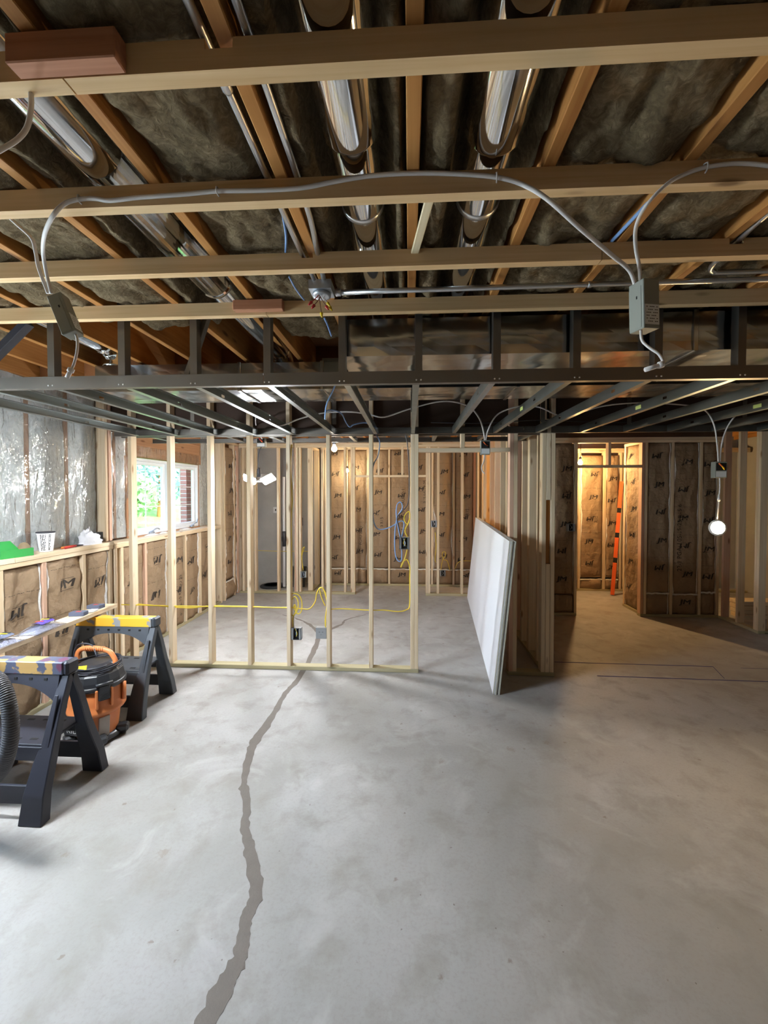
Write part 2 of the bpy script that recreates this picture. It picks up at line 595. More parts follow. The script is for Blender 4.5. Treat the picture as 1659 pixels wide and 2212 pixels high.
CABLE_LEFT = [(-1.448, 1.360, 2.800), (-1.391, 1.400, 2.759), (-1.355, 1.430, 2.723), (-1.326, 1.450, 2.690), (-1.330, 1.470, 2.653), (-1.337, 1.490, 2.606), (-1.312, 1.500, 2.521)]
CABLE_RIGHT = [(0.773, 1.500, 2.471), (0.764, 1.490, 2.543), (0.741, 1.470, 2.601), (0.706, 1.400, 2.627), (0.687, 1.310, 2.632), (0.735, 1.292, 2.680), (0.790, 1.300, 2.712), (0.847, 1.300, 2.729), (0.930, 1.300, 2.736), (1.016, 1.300, 2.726), (1.093, 1.300, 2.704)]
CABLE_TOP = [(-0.846, 0.930, 2.702), (-0.846, 0.930, 2.662), (-0.855, 0.930, 2.620), (-0.868, 0.920, 2.584), (-0.892, 0.900, 2.544), (-0.925, 0.880, 2.505)]
LEAD_LEFT = [(-1.225, 1.500, 2.395), (-1.206, 1.500, 2.361), (-1.205, 1.500, 2.316), (-1.218, 1.500, 2.266), (-1.231, 1.500, 2.242), (-1.240, 1.500, 2.225)]
LEAD_RIGHT = [(0.766, 1.480, 2.334), (0.765, 1.470, 2.299), (0.782, 1.460, 2.272), (0.806, 1.450, 2.248), (0.821, 1.450, 2.223), (0.818, 1.450, 2.209), (0.804, 1.450, 2.204)]
CONN_RIGHT = [(0.815, 1.450, 2.212), (0.765, 1.450, 2.196)]
CABLE_SOFFIT_A = [(-1.639, 4.700, 2.388), (-1.619, 4.500, 2.452), (-1.529, 4.200, 2.501), (-1.438, 4.000, 2.537), (-1.332, 3.900, 2.527), (-1.198, 3.700, 2.424), (-1.129, 3.700, 2.375), (-0.944, 3.700, 2.438), (-0.740, 3.700, 2.484), (-0.497, 3.700, 2.489), (-0.336, 3.700, 2.463), (-0.216, 3.700, 2.442), (-0.017, 3.700, 2.504), (0.220, 3.700, 2.564), (0.378, 3.700, 2.566), (0.528, 3.800, 2.537), (0.629, 3.900, 2.452), (0.684, 4.000, 2.341), (0.693, 4.000, 2.256)]
CABLE_SOFFIT_B = [(0.701, 4.000, 2.256), (0.722, 4.000, 2.362), (0.778, 3.950, 2.480), (0.870, 3.900, 2.532), (0.986, 3.800, 2.543), (1.095, 3.700, 2.511), (1.210, 3.700, 2.459), (1.305, 3.700, 2.427), (1.457, 3.700, 2.472), (1.645, 3.700, 2.520), (1.907, 3.700, 2.540), (2.130, 3.700, 2.529), (2.351, 3.700, 2.504), (2.385, 3.600, 2.439), (2.410, 3.550, 2.320), (2.399, 3.500, 2.169), (2.412, 3.500, 2.024)]
CABLE_SOFFIT_C = [(2.422, 3.500, 2.024), (2.434, 3.500, 2.168), (2.470, 3.500, 2.294), (2.544, 3.500, 2.401), (2.656, 3.500, 2.457), (2.877, 3.500, 2.472)]
CABLE_BLUE = [(-0.455, 1.500, 2.809), (-0.457, 1.550, 2.793), (-0.467, 1.620, 2.768), (-0.498, 1.720, 2.763)]
CABLE_BLUE_B = [(-0.500, 1.780, 2.695), (-0.507, 1.900, 2.706), (-0.492, 2.000, 2.697)]
CABLE_BLUE_C = [(-0.390, 1.970, 2.597), (-0.385, 2.020, 2.586), (-0.382, 2.100, 2.565)]
CABLE_BLUE_D = [(-0.463, 2.720, 2.495), (-0.510, 2.800, 2.444), (-0.564, 2.900, 2.389), (-0.593, 3.000, 2.312), (-0.606, 3.100, 2.383), (-0.587, 3.300, 2.430), (-0.562, 3.550, 2.447), (-0.583, 3.900, 2.443), (-0.559, 4.000, 2.407), (-0.516, 4.000, 2.428), (-0.412, 4.050, 2.452), (-0.306, 4.100, 2.407)]
YELLOW_RUN = [(-2.992, 4.265, 0.624), (-2.802, 4.265, 0.622), (-2.454, 4.265, 0.618), (-2.037, 4.265, 0.620), (-1.624, 4.265, 0.622), (-1.216, 4.265, 0.619), (-1.144, 4.265, 0.639)]
YELLOW_RUN_B = [(-2.821, 4.265, 0.632), (-2.455, 4.265, 0.608), (-2.248, 4.265, 0.602), (-2.037, 4.265, 0.625), (-1.624, 4.265, 0.626), (-1.431, 4.265, 0.620), (-1.216, 4.265, 0.623)]
YELLOW_LOOP = [(-1.206, 4.265, 0.624), (-1.183, 4.265, 0.539), (-1.135, 4.265, 0.592), (-1.125, 4.265, 0.682), (-1.158, 4.265, 0.738), (-1.196, 4.265, 0.699), (-1.196, 4.265, 0.761), (-1.120, 4.265, 0.753), (-1.087, 4.265, 0.682), (-1.092, 4.265, 0.588), (-1.130, 4.265, 0.559), (-1.168, 4.265, 0.624), (-1.158, 4.265, 0.653), (-1.144, 4.265, 0.596), (-1.178, 4.265, 0.515), (-1.178, 4.265, 0.420)]
YELLOW_RISER = [(-1.196, 4.265, 0.766), (-1.195, 4.265, 0.870), (-1.189, 4.265, 1.247), (-1.192, 4.265, 1.528), (-1.181, 4.265, 1.716), (-1.194, 4.265, 2.043), (-1.183, 4.265, 2.276)]
YELLOW_MID = [(-1.192, 4.265, 0.614), (-1.096, 4.265, 0.606), (-1.011, 4.265, 0.608), (-0.953, 4.265, 0.684), (-0.939, 4.265, 0.765), (-0.906, 4.265, 0.822), (-0.872, 4.265, 0.813), (-0.844, 4.265, 0.733), (-0.830, 4.265, 0.639), (-0.850, 4.265, 0.521), (-0.850, 4.265, 0.422)]
YELLOW_MID_B = [(-0.841, 4.265, 0.422), (-0.840, 4.265, 0.545), (-0.826, 4.265, 0.663), (-0.840, 4.265, 0.766), (-0.872, 4.265, 0.827), (-0.901, 4.265, 0.817), (-0.882, 4.265, 0.732), (-0.845, 4.265, 0.648)]
YELLOW_RIGHT = [(-0.802, 4.265, 0.611), (-0.670, 4.265, 0.618), (-0.403, 4.265, 0.608), (-0.249, 4.265, 0.611), (-0.109, 4.265, 0.599), (-0.026, 4.265, 0.619), (0.006, 4.265, 0.671), (0.006, 4.265, 0.931), (0.006, 4.265, 1.047), (-0.022, 4.265, 1.121), (-0.064, 4.265, 1.093), (-0.082, 4.265, 1.042), (-0.041, 4.265, 1.139), (-0.018, 4.265, 1.232)]
YELLOW_UP = [(-0.018, 4.265, 1.348), (-0.041, 4.265, 1.417), (0.000, 4.265, 1.510), (0.000, 4.265, 1.602), (-0.041, 4.265, 1.570), (-0.050, 4.265, 1.523), (-0.018, 4.265, 1.477), (0.005, 4.265, 1.533)]
BLUE_LOOP = [(-0.332, 4.265, 2.371), (-0.295, 4.265, 2.293), (-0.314, 4.265, 2.155), (-0.360, 4.265, 2.049), (-0.365, 4.265, 1.763), (-0.360, 4.265, 1.532), (-0.328, 4.265, 1.439), (-0.272, 4.265, 1.421), (-0.179, 4.265, 1.449), (-0.101, 4.265, 1.500), (-0.055, 4.265, 1.496), (-0.059, 4.265, 1.417), (-0.082, 4.265, 1.338), (-0.110, 4.265, 1.440), (-0.129, 4.265, 1.579), (-0.119, 4.265, 1.671), (-0.083, 4.265, 1.694), (-0.069, 4.265, 1.634), (-0.119, 4.265, 1.542), (-0.142, 4.265, 1.394), (-0.142, 4.265, 1.208), (-0.119, 4.265, 1.116), (-0.082, 4.265, 1.107), (-0.073, 4.265, 1.186), (-0.082, 4.265, 1.246)]
DARK_RISER = [(-0.037, 4.265, 2.369), (-0.019, 4.265, 2.268), (-0.005, 4.265, 2.085), (0.000, 4.265, 1.809), (-0.018, 4.265, 1.671), (-0.073, 4.265, 1.602), (-0.119, 4.265, 1.542), (-0.101, 4.265, 1.440), (-0.082, 4.265, 1.348)]
YELLOW_BACK = [(0.450, 7.450, 1.094), (0.466, 7.450, 0.853), (0.454, 7.500, 0.603), (0.501, 7.600, 0.538)]
YELLOW_BACK_B = [(0.584, 7.950, 0.343), (0.618, 7.950, 0.532), (0.669, 7.950, 0.619), (0.660, 7.950, 0.687), (0.609, 7.950, 0.661), (0.635, 7.950, 0.549), (0.703, 7.950, 0.516), (0.755, 7.950, 0.344)]
YELLOW_BACK_C = [(0.845, 8.000, 0.353), (0.891, 7.600, 0.566), (1.190, 7.600, 0.577)]
WHITE_BACK = [(0.417, 7.450, 1.471), (0.449, 7.450, 1.375), (0.465, 7.450, 1.271)]
YELLOW_CLOSET = [(-1.863, 7.420, 0.414), (-1.887, 7.420, 0.634), (-1.861, 7.420, 0.757), (-1.836, 7.420, 0.823), (-1.870, 7.420, 0.798), (-1.895, 7.420, 0.675)]
HOSE = [(-2.240, 2.050, 0.830), (-2.105, 2.030, 0.861), (-2.019, 2.000, 0.816), (-1.972, 1.980, 0.730), (-1.965, 1.980, 0.614), (-1.986, 1.980, 0.497), (-2.048, 2.000, 0.393), (-2.191, 2.040, 0.284), (-2.385, 2.100, 0.259)]
EMT_LEFT_A = [(-0.295, 0.600, 2.515), (-0.316, 0.680, 2.548), (-0.320, 0.760, 2.586), (-0.362, 0.930, 2.671), (-0.393, 1.120, 2.740), (-0.435, 1.400, 2.817)]
# ---------------------------------------------------------------- floor
CEIL = 2.756       # underside of the joists
bm = bmesh.new()
bm_box(bm, (-3.5, -5.1, -0.12), (6.2, 8.6, 0.0))
floor = structure('floor', 'grey concrete basement slab with stains and a long patched crack', 'floor', from_bm('floor', bm), M_CONC)


def ribbon(pts, width, z, seed, jag=0.25, step=5):
    P = catmull(pts, step)
    V, F = [], []
    for i, p in enumerate(P):
        d = (P[min(i + 1, len(P) - 1)] - P[max(i - 1, 0)]).normalized()
        s = Vector((-d.y, d.x, 0))
        t = i / max(1, len(P) - 1)
        w = width(t) if callable(width) else width
        wl = w * (0.5 + jag * nz(i * 0.37, seed, 1.0, 4) * 1.6)
        wr = w * (0.5 + jag * nz(i * 0.41, seed + 9, 4.0, 4) * 1.6)
        for q in (p + s * wl, p - s * wr):
            V.append((q.x, q.y, z))
    n = len(P)
    V += [(v[0], v[1], 0.0) for v in V]
    for i in range(n - 1):
        a, b, c, d_ = 2 * i, 2 * i + 1, 2 * i + 3, 2 * i + 2
        F.append((a, d_, c, b))
        F.append((a, a + 2 * n, d_ + 2 * n, d_))
        F.append((b, c, c + 2 * n, b + 2 * n))
    return mesh('crack', V, F)


def cw(t):
    return 0.058 + 0.024 * math.sin(t * 17) * math.cos(t * 5) - (0.028 if 0.55 < t < 0.68 else 0)


put('crack_filler', ribbon(CRACK, cw, 0.0012, 3, 0.15, 9), floor, None, M_FILL)['label'] = 'dark mortar patch along the slab crack'
put('crack_filler', ribbon(CRACK_L, lambda t: 0.045 * (1 - t) + 0.008, 0.0012, 8, 0.4, 8), floor, None, M_FILL)
put('crack_filler', ribbon(CRACK_R, lambda t: 0.045 * (1 - t) + 0.008, 0.0012, 12, 0.4, 8), floor, None, M_FILL)
for i, c in enumerate(CHALKS):
    pts = [Vector(c[0]).lerp(Vector(c[1]), k / 6) for k in range(7)]
    put('chalk_line', ribbon(pts, 0.015 if i < 2 else 0.006, 0.0008, 20 + i, 0.15, 2), floor, None, M_CHALK)

# ---------------------------------------------------------------- ceiling: subfloor, joists, straps, wool
bm = bmesh.new()
bm_box(bm, (-3.5, -5.1, 3.0), (6.2, 8.6, 3.03))
ceiling = structure('ceiling', 'open basement ceiling of joists, strapping and grey wool under the subfloor', 'ceiling', from_bm('ceiling', bm), M_OSB)
JX = [0.01 + 0.4 * k for k in range(-8, 16)]
JM = wood('joist', 'Y')
FYB = 4.325
for x in JX + [1.65, 1.69]:
    box('floor_joist', (x - 0.019, -5.0, CEIL), (x + 0.019, 8.5, CEIL + 0.24), JM, ceiling)
# solid blocking and closed ends above the dropped frame
for i in range(len(JX) - 1):
    for yb in (3.52,):
        box('blocking', (JX[i] + 0.021, yb, CEIL + 0.01), (JX[i + 1] - 0.021, yb + 0.03, CEIL + 0.24), M_OSB, ceiling)

box('main_beam', (-3.3, FYB, 2.44), (6.0, FYB + 0.09, CEIL - 0.001), plain('beam_brown', '#3a2a20', 0.8, var=0.2, vscale=8), ceiling)['label'] = 'dark built-up beam above the partition'
SM = wood('strap', 'X')
STRAP_Y = [0.939, 1.345, 1.749, 2.172]
SZ0, SZ1 = 2.69, CEIL - 0.0005


def strap_with_notches(x0, x1, y1, notches):
    """a strap on edge with square notches cut in its top"""
    y0 = y1 - 0.038
    bm_ = bmesh.new()
    xs = [x0]
    for a, b in sorted(notches):
        xs += [a, b]
    xs.append(x1)
    cx, cy, cz = (x0 + x1) / 2, (y0 + y1) / 2, (SZ0 + SZ1) / 2
    prof = [(x0, SZ0), (x1, SZ0), (x1, SZ1)]
    for a, b in sorted(notches, reverse=True):
        prof += [(b, SZ1), (b, SZ1 - 0.022), (a, SZ1 - 0.022), (a, SZ1)]
    prof.append((x0, SZ1))
    vf = [bm_.verts.new((p[0] - cx, y0 - cy, p[1] - cz)) for p in prof]
    f = bm_.faces.new(vf)
    r = bmesh.ops.extrude_face_region(bm_, geom=[f])
    bmesh.ops.translate(bm_, vec=(0, 0.038, 0), verts=[g for g in r['geom'] if isinstance(g, bmesh.types.BMVert)])
    bmesh.ops.recalc_face_normals(bm_, faces=bm_.faces)
    return put('furring_strip', from_bm('furring_strip', bm_), ceiling, T(cx, cy, cz), SM)


strap_with_notches(-3.0, -0.748, STRAP_Y[0], [])
strap_with_notches(-0.744, 4.2, STRAP_Y[0], [(-0.432, -0.372)])
strap_with_notches(-3.0, 1.6, STRAP_Y[1], [])
strap_with_notches(1.603, 4.6, STRAP_Y[1], [])
strap_with_notches(-3.0, 0.736, STRAP_Y[2], [(-0.43, -0.385)])
strap_with_notches(0.739, 4.6, STRAP_Y[2], [(1.205, 1.255)])
strap_with_notches(-3.0, -0.72, STRAP_Y[3], [])
strap_with_notches(-0.717, 4.6, STRAP_Y[3], [])
for y in (0.53, 0.12, -0.29, -0.7, -1.1, -1.5):
    box('furring_strip', (-3.0, y - 0.038, SZ0), (4.6, y, SZ1), SM, ceiling)
RM = wood('red', 'X')
box('splice_block', (-0.84, 0.861, 2.69), (-0.602, 0.8995, 2.752), RM, ceiling)['label'] = 'short reddish splice block nailed to the strap'
box('splice_block', (-0.875, 2.095, 2.70), (-0.625, 2.1325, 2.75), RM, ceiling)
beam('shim', (0.075, 1.35, 2.752), (0.02, 1.72, 2.742), 0.030, 0.012, wood('pale', 'Z'), ceiling)

# mineral wool laid between the joists
DUCT_BAYS = {-1: (-0.168, 0.125), 0: (0.243, 0.125), -3: (-0.965, 0.125)}


def wool(k, x0, x1, y0, y1):
    nx, ny = 20, int((y1 - y0) / 0.026)
    V, F = [], []
    du = DUCT_BAYS.get(k)
    for j in range(ny + 1):
        v = y0 + (y1 - y0) * j / ny
        for i in range(nx + 1):
            u = x0 + (x1 - x0) * i / nx
            e = min(i, nx - i) / nx
            z = CEIL + 0.045 - 0.035 * min(1, e / 0.22) ** 0.7
            z += 0.026 * nz(u * 5 + k * 7.7, v * 4, 1.3, 3) + 0.018 * nz(u * 16 + k * 3.1, v * 13, 5.0, 3) + 0.007 * nz(u * 45, v * 45, k, 2)
            if e < 0.01:
                z = CEIL + 0.16
            if du:
                dd = abs(u - du[0])
                z += 0.16 * max(0.0, 1 - (dd / du[1]) ** 4) if dd < du[1] else 0.0
            ed = (y1 - v)
            if ed < 0.12:
                z += 0.10 * (1 - ed / 0.12) ** 2
            V.append((u, v, z))
    for j in range(ny):
        for i in range(nx):
            a = j * (nx + 1) + i
            F.append((a, a + nx + 1, a + nx + 2, a + 1))
    return mesh('insulation_batt', V, F, True)


for i in range(len(JX) - 1):
    k = i - 8
    if JX[i] > 4.2:
        continue
    y1 = 2.62 + 0.18 * math.sin(k * 2.3)
    if k in (-6, -5):
        y1 = 2.45
    put('insulation_batt', wool(k, JX[i] + 0.020, JX[i + 1] - 0.020, -0.6, y1), ceiling, None, M_WOOL)


# ---------------------------------------------------------------- framed walls
def plate(parent, a, b, treated=False, axis='X'):
    return box('bottom_plate' if treated else 'top_plate', a, b, wood('treated' if treated else 'pine', axis), parent)


def stud(parent, x, y, z0, z1, w=0.038, d=0.089, kind='pine', name='stud'):
    """x,y = centre"""
    return box(name, (x - w / 2, y - d / 2, z0), (x + w / 2, y + d / 2, z1), wood(kind, 'Z'), parent)


LOGO = None


def logo_polys():
    """the printed mark on the paper: two slanted letters between fine rules, in a 1 x 0.7 field"""
    v, f, w = text_geo('JM')
    s = 0.92 / w
    V = [(0.04 + x * s + 0.14 * y * s, 0.10 + y * s * 0.72) for x, y in v]
    F = [tuple(q) for q in f]
    n0 = len(V)
    for (ox, oy) in ((0.035, 0.0), (-0.03, 0.012), (0.0, 0.02)):
        k0 = len(V)
        V += [(x + ox, y + oy) for x, y in V[:n0]]
        F += [tuple(i + k0 for i in q) for q in f]
    for (x0, x1, y0, y1) in ((0.0, 1.0, 0.0, 0.025), (0.12, 0.98, 0.66, 0.685)):
        n = len(V)
        V += [(x0, y0), (x1, y0), (x1, y1), (x0, y1)]
        F.append((n, n + 1, n + 2, n + 3))
    return V, F


def kraft(parent, O, ud, nn, w, h, seed, bulge=0.018, serial=None, logo=True, edges=(True, True), wr=1.5, top_fluff=False, bot_fluff=False, su=0.74, n_logo_off=0.0, logo_w=0.135):
    O, ud, nn = Vector(O), Vector(ud), Vector(nn)
    Zv = Vector((0, 0, 1))

    def d(u, v):
        e = max(0.0, min(u, w - u)) / w
        ev = max(0.0, min(v, h - v))
        b = bulge * min(1, e / 0.2) ** 0.6 * min(1, 0.35 + ev / 0.10)
        return b + min(1.0, e / 0.1 + 0.3) * wr * (0.016 * nz(u * 6 + seed * 3.7, v * 3.1, seed, 3) + 0.010 * nz(u * 15 + seed, v * 10, seed * 2.1, 2))

    def P(u, v, off=0.0):
        return O + ud * u + Zv * v + nn * (d(u, v) + off)
    nu, nv = 12, max(4, int(h / 0.05))
    V, F = [], []
    for j in range(-1, nv + 2):
        for i in range(-1, nu + 2):
            jj, ii = min(max(j, 0), nv), min(max(i, 0), nu)
            p = P(w * ii / nu, h * jj / nv)
            if i < 0 or i > nu or j < 0 or j > nv:
                p = p - nn * 0.06
            V.append(p)
    row = nu + 3
    flip = (ud.cross(Zv)).dot(nn) < 0
    for j in range(nv + 2):
        for i in range(nu + 2):
            a = j * row + i
            q = (a, a + 1, a + row + 1, a + row)
            F.append(q[::-1] if flip else q)
    b = put('insulation_batt', mesh('insulation_batt', V, F, True), parent, None, M_KRAFT)
    # printing
    PV, PF = [], []

    def stamp(v2, f2, u0, v0, sc, rot):
        n = len(PV)
        c, s = math.cos(rot), math.sin(rot)
        for x, y in v2:
            uu, vv = u0 + (x * c - y * s) * sc, v0 + (x * s + y * c) * sc
            PV.append(P(min(max(uu, 0.002), w - 0.002), min(max(vv, 0.01), h - 0.01), 0.0028))
        for q in f2:
            q = tuple(i + n for i in q)
            PF.append(q[::-1] if flip else q)
    sgn = 1
    if flip:          # keep lettering readable whichever way the surface runs
        sgn = -1
    if logo and w > 0.12:
        lv, lf = logo_polys()
        v0 = 0.12 + (seed * 0.13 % 0.2) + n_logo_off
        r_ = 0
        lw = min(logo_w, w * 0.7)
        while v0 + 0.1 < h:
            up = (r_ + int(seed)) % 2 == 0
            u0 = w * (0.30 + 0.12 * math.sin(seed * 2 + r_)) if w > 0.25 else w * 0.15
            if up:
                stamp([(x * sgn + (1 if sgn < 0 else 0), y) for x, y in lv], lf, u0, v0, lw, 0)
            else:
                stamp([(-x * sgn + (1 if sgn > 0 else 0), 0.7 - y) for x, y in lv], lf, u0, v0, lw, 0)
            # dashed cut line between marks
            vd = v0 + 0.20
            for kd in range(int(w / 0.016)):
                if vd < h - 0.02 and (kd * 7 + r_) % 5:
                    x0 = kd * 0.016
                    n = len(PV)
                    vj = vd + 0.006 * nz(kd * 0.3, seed, r_)
                    for (uu, vv) in ((x0, vj), (x0 + 0.012, vj), (x0 + 0.012, vj + 0.0035), (x0, vj + 0.0035)):
                        PV.append(P(min(uu, w - 0.002), vv, 0.0028))
                    q = (n, n + 1, n + 2, n + 3)
                    PF.append(q[::-1] if flip else q)
            v0 += 0.40
            r_ += 1
    if serial:
        tv, tf, tw = text_geo(serial[0])
        stamp([(x * sgn, y) for x, y in tv], tf, w * su, h * serial[1], serial[2], R(90))
    if PF:
        put('printing', mesh('printing', PV, PF), b, None, M_INK)['kind'] = 'stuff'
    # torn white fibre along the edges
    for side, on in ((0, edges[0]), (1, edges[1])):
        if not on:
            continue
        EV, EF = [], []
        ns = max(6, int(h / 0.035))
        for j in range(ns + 1):
            v = h * j / ns
            ww = 0.004 + 0.026 * max(0, nz(v * 2.3, seed * 1.9 + side * 5, 2.0, 2) + 0.25)
            base = 0.0 if side == 0 else w
            sg = 1 if side == 0 else -1
            for q, dep in ((-0.006, -0.03), (ww * 0.5, 0.010), (ww, 0.004), (ww + 0.004, -0.02)):
                u = base + sg * q
                jit = 0.004 * nz(v * 30, u * 30, seed, 2)
                EV.append(O + ud * (u + jit) + Zv * v + nn * (d(min(max(u, 0), w), v) + dep + jit))
        for j in range(ns):
            for q in range(3):
                a = j * 4 + q
                EF.append((a, a + 1, a + 5, a + 4))
        put('fiber_edge', mesh('fiber_edge', EV, EF, True), b, None, M_FLUFF)
    for on, v in ((top_fluff, h), (bot_fluff, 0.0)):
        if on:
            pts = [O + ud * (w * t / 8) + Zv * (v + 0.012 * nz(t * 0.9, seed, 3)) + nn * (0.012 + 0.01 * nz(t, seed, 7)) for t in range(9)]
            V2, F2 = tube_geo(pts, 0.014, 6, 3, 1.0)
            put('fiber_edge', mesh('fiber_edge', V2, F2, True), b, None, M_FLUFF)
    return b


# --- left wall: concrete lower part with a framed half wall and ledge, insulated upper wall with windows
bm = bmesh.new()
bm_box(bm, (-3.45, -5.1, 0.0), (-3.13, 8.3, 1.25))
wall_left = structure('wall_left', 'left wall with a framed half wall, ledge and insulated upper part', 'wall', from_bm('wall_left', bm), M_WALLC)
LX = -3.02          # room face of the half-wall studs
box('bottom_plate', (LX - 0.089, 2.2, 0.001), (LX, 6.70, 0.038), wood('treated', 'Y'), wall_left)
box('top_plate', (LX - 0.089, 2.2, 1.214), (LX + 0.002, 4.20, 1.252), PY, wall_left)
box('ledge_board', (LX - 0.19, 2.2, 1.2525), (LX + 0.006, 3.10, 1.289), PY, wall_left)
box('ledge_board', (LX - 0.19, 3.103, 1.2525), (LX + 0.006, 4.20, 1.289), PY, wall_left)
box('top_plate', (LX - 0.089, 4.215, 1.214), (LX + 0.002, 6.70, 1.250), PY, wall_left)
box('ledge_board', (LX - 0.19, 4.215, 1.2505), (LX + 0.002, 6.70, 1.268), PY, wall_left)
kn = [2.585, 2.99, 3.37, 3.805, 4.16, 4.235, 4.335, 4.74, 5.21, 5.62, 6.03, 6.45]
for i, y in enumerate(kn):
    k = 'pink' if i in (2, 7) else 'pine'
    box('stud', (LX - 0.089, y - 0.019, 0.038), (LX, y + 0.019, 1.2135), wood(k, 'Z'), wall_left)
seed = 1
for a, b in zip(kn[:-1], kn[1:]):
    if b - a < 0.2:
        continue
    kraft(wall_left, (LX - 0.03, a + 0.022, 0.04), (0, 1, 0), (1, 0, 0), b - a - 0.044, 1.165, seed, 0.016,
          serial=(('R15', 0.52, 0.08) if seed == 5 else (('05-19-25 PGAU 22', 0.1, 0.07) if seed == 7 else None)), wr=2.0, logo_w=0.15,
          edges=(seed % 3 != 1, seed % 2 == 0), n_logo_off=0.18)
    seed += 1
# upper insulated wall, poly film over glass wool between brown studs
UX = -3.20
UZ0, UZ1 = 1.289, CEIL


def upper_panel(y0, y1, z0=UZ0, z1=UZ1, stripes=()):
    ys = [y0] + [s for s in stripes] + [y1]
    for a, b in zip(ys[:-1], ys[1:]):
        a2 = a + (0.02 if a in stripes else 0)
        b2 = b - (0.02 if b in stripes else 0)
        nu, nv = 10, max(3, int((z1 - z0) / 0.06))
        V, F = [], []
        for j in range(nv + 1):
            for i in range(nu + 1):
                e = min(i, nu - i) / nu
                V.append((UX - 0.02 + 0.014 * min(1, e / 0.25) + 0.010 * nz(i * 0.6, j * 0.5, a, 3), a2 + (b2 - a2) * i / nu, z0 + (z1 - z0) * j / nv))
        for j in range(nv):
            for i in range(nu):
                q = j * (nu + 1) + i
                F.append((q, q + 1, q + nu + 2, q + nu + 1))
        put('glass_wool_batt', mesh('glass_wool_batt', V, F, True), wall_left, None, M_GLASSWOOL)
    for s in stripes:
        box('stud', (UX - 0.11, s - 0.02, z0), (UX - 0.012, s + 0.02, z1), wood('faded', 'Z'), wall_left)
    # wrinkled clear film
    nu, nv = max(4, int((y1 - y0) / 0.028)), max(4, int((z1 - z0) / 0.032))
    V, F = [], []
    for j in range(nv + 1):
        for i in range(nu + 1):
            y, z = y0 + (y1 - y0) * i / nu, z0 + (z1 - z0) * j / nv
            fold = abs(nz(y * 7.0, z * 1.6, 3.0, 2))
            V.append((UX + 0.018 + 0.024 * nz(y * 3.3, z * 1.7, 8.0, 3) + 0.022 * (0.3 - fold), y, z))
    for j in range(nv):
        for i in range(nu):
            q = j * (nu + 1) + i
            F.append((q, q + 1, q + nu + 2, q + nu + 1))
    put('vapor_barrier', mesh('vapor_barrier', V, F, True), wall_left, None, M_POLY)['label'] = 'clear wrinkled plastic film'


box('sheathing', (-3.45, 2.36, 1.25), (-3.33, 4.72, 3.0), M_OSB, wall_left)
box('sheathing', (-3.345, 6.42, 1.25), (-3.33, 8.3, 3.0), M_OSB, wall_left)
box('sheathing', (-3.45, 4.72, 2.20), (-3.33, 6.27, 3.0), M_OSB, wall_left)
box('sheathing', (-3.45, 4.72, 1.2), (-3.33, 6.27, 1.28), M_OSB, wall_left)
upper_panel(2.37, 4.22, stripes=(2.60, 3.02, 3.43, 3.845))
upper_panel(4.30, 4.70, stripes=(4.50,))
box('stud', (-3.19, 4.20, 1.29), (-3.10, 4.24, 2.75), PZ, wall_left)
box('stud', (-3.19, 4.26, 1.29), (-3.10, 4.298, 2.75), wood('pink', 'Z'), wall_left)
box('header', (-3.30, 4.70, 2.21), (-3.19, 6.40, 2.50), wood('header', 'Y'), wall_left)
box('header', (-3.30, 4.70, 2.503), (-3.19, 6.40, CEIL), wood('header', 'Y'), wall_left)
box('jack_stud', (-3.30, 6.30, 1.27), (-3.19, 6.338, 2.208), wood('header', 'Z'), wall_left)
box('jack_stud', (-3.30, 4.66, 1.27), (-3.19, 4.698, 2.208), wood('header', 'Z'), wall_left)
upper_panel(6.345, 6.72, z0=1.27, stripes=())
# clear film lapped over the header
V, F = [], []
for j in range(7):
    for i in range(50):
        y, z = 4.70 + 1.6 * i / 49, 2.20 + 0.14 * j / 6
        V.append((-3.165 + 0.012 * nz(y * 9, z * 9, 1, 3), y, z))
for j in range(6):
    for i in range(49):
        q = j * 50 + i
        F.append((q, q + 1, q + 51, q + 50))
put('vapor_barrier', mesh('vapor_barrier', V, F, True), wall_left, None, M_POLY)
# full-height framed end of the left wall
for y in (6.72, 6.86, 7.25, 7.42, 7.56, 7.72, 7.86):
    box('stud', (LX - 0.089, y - 0.019, 0.001), (LX, y + 0.019, 2.6), wood('pink' if y == 7.42 else 'pine', 'Z'), wall_left)
box('top_plate', (LX - 0.089, 6.70, 2.601), (LX, 7.9, 2.64), PY, wall_left)
kraft(wall_left, (LX - 0.02, 6.882, 0.33), (0, 1, 0), (1, 0, 0), 0.34, 2.2, 21, 0.03)
kraft(wall_left, (LX - 0.02, 6.882, 0.02), (0, 1, 0), (1, 0, 0), 0.34, 0.28, 22, 0.05, top_fluff=True)
kraft(wall_left, (LX - 0.04, 7.272, 0.02), (0, 1, 0), (1, 0, 0), 0.125, 2.5, 23, 0.012)
# the part of the left wall beside and behind the camera
for (y0, y1) in ((-5.1, 0.86), (2.30, 2.36)):
    box('sheathing', (-3.45, y0, 1.25), (-3.16, y1, 3.0), M_PAPER, wall_left)
for (y0, y1) in ((0.86, 2.30),):
    box('sheathing', (-3.45, y0, 2.16), (-3.16, y1, 3.0), M_PAPER, wall_left)


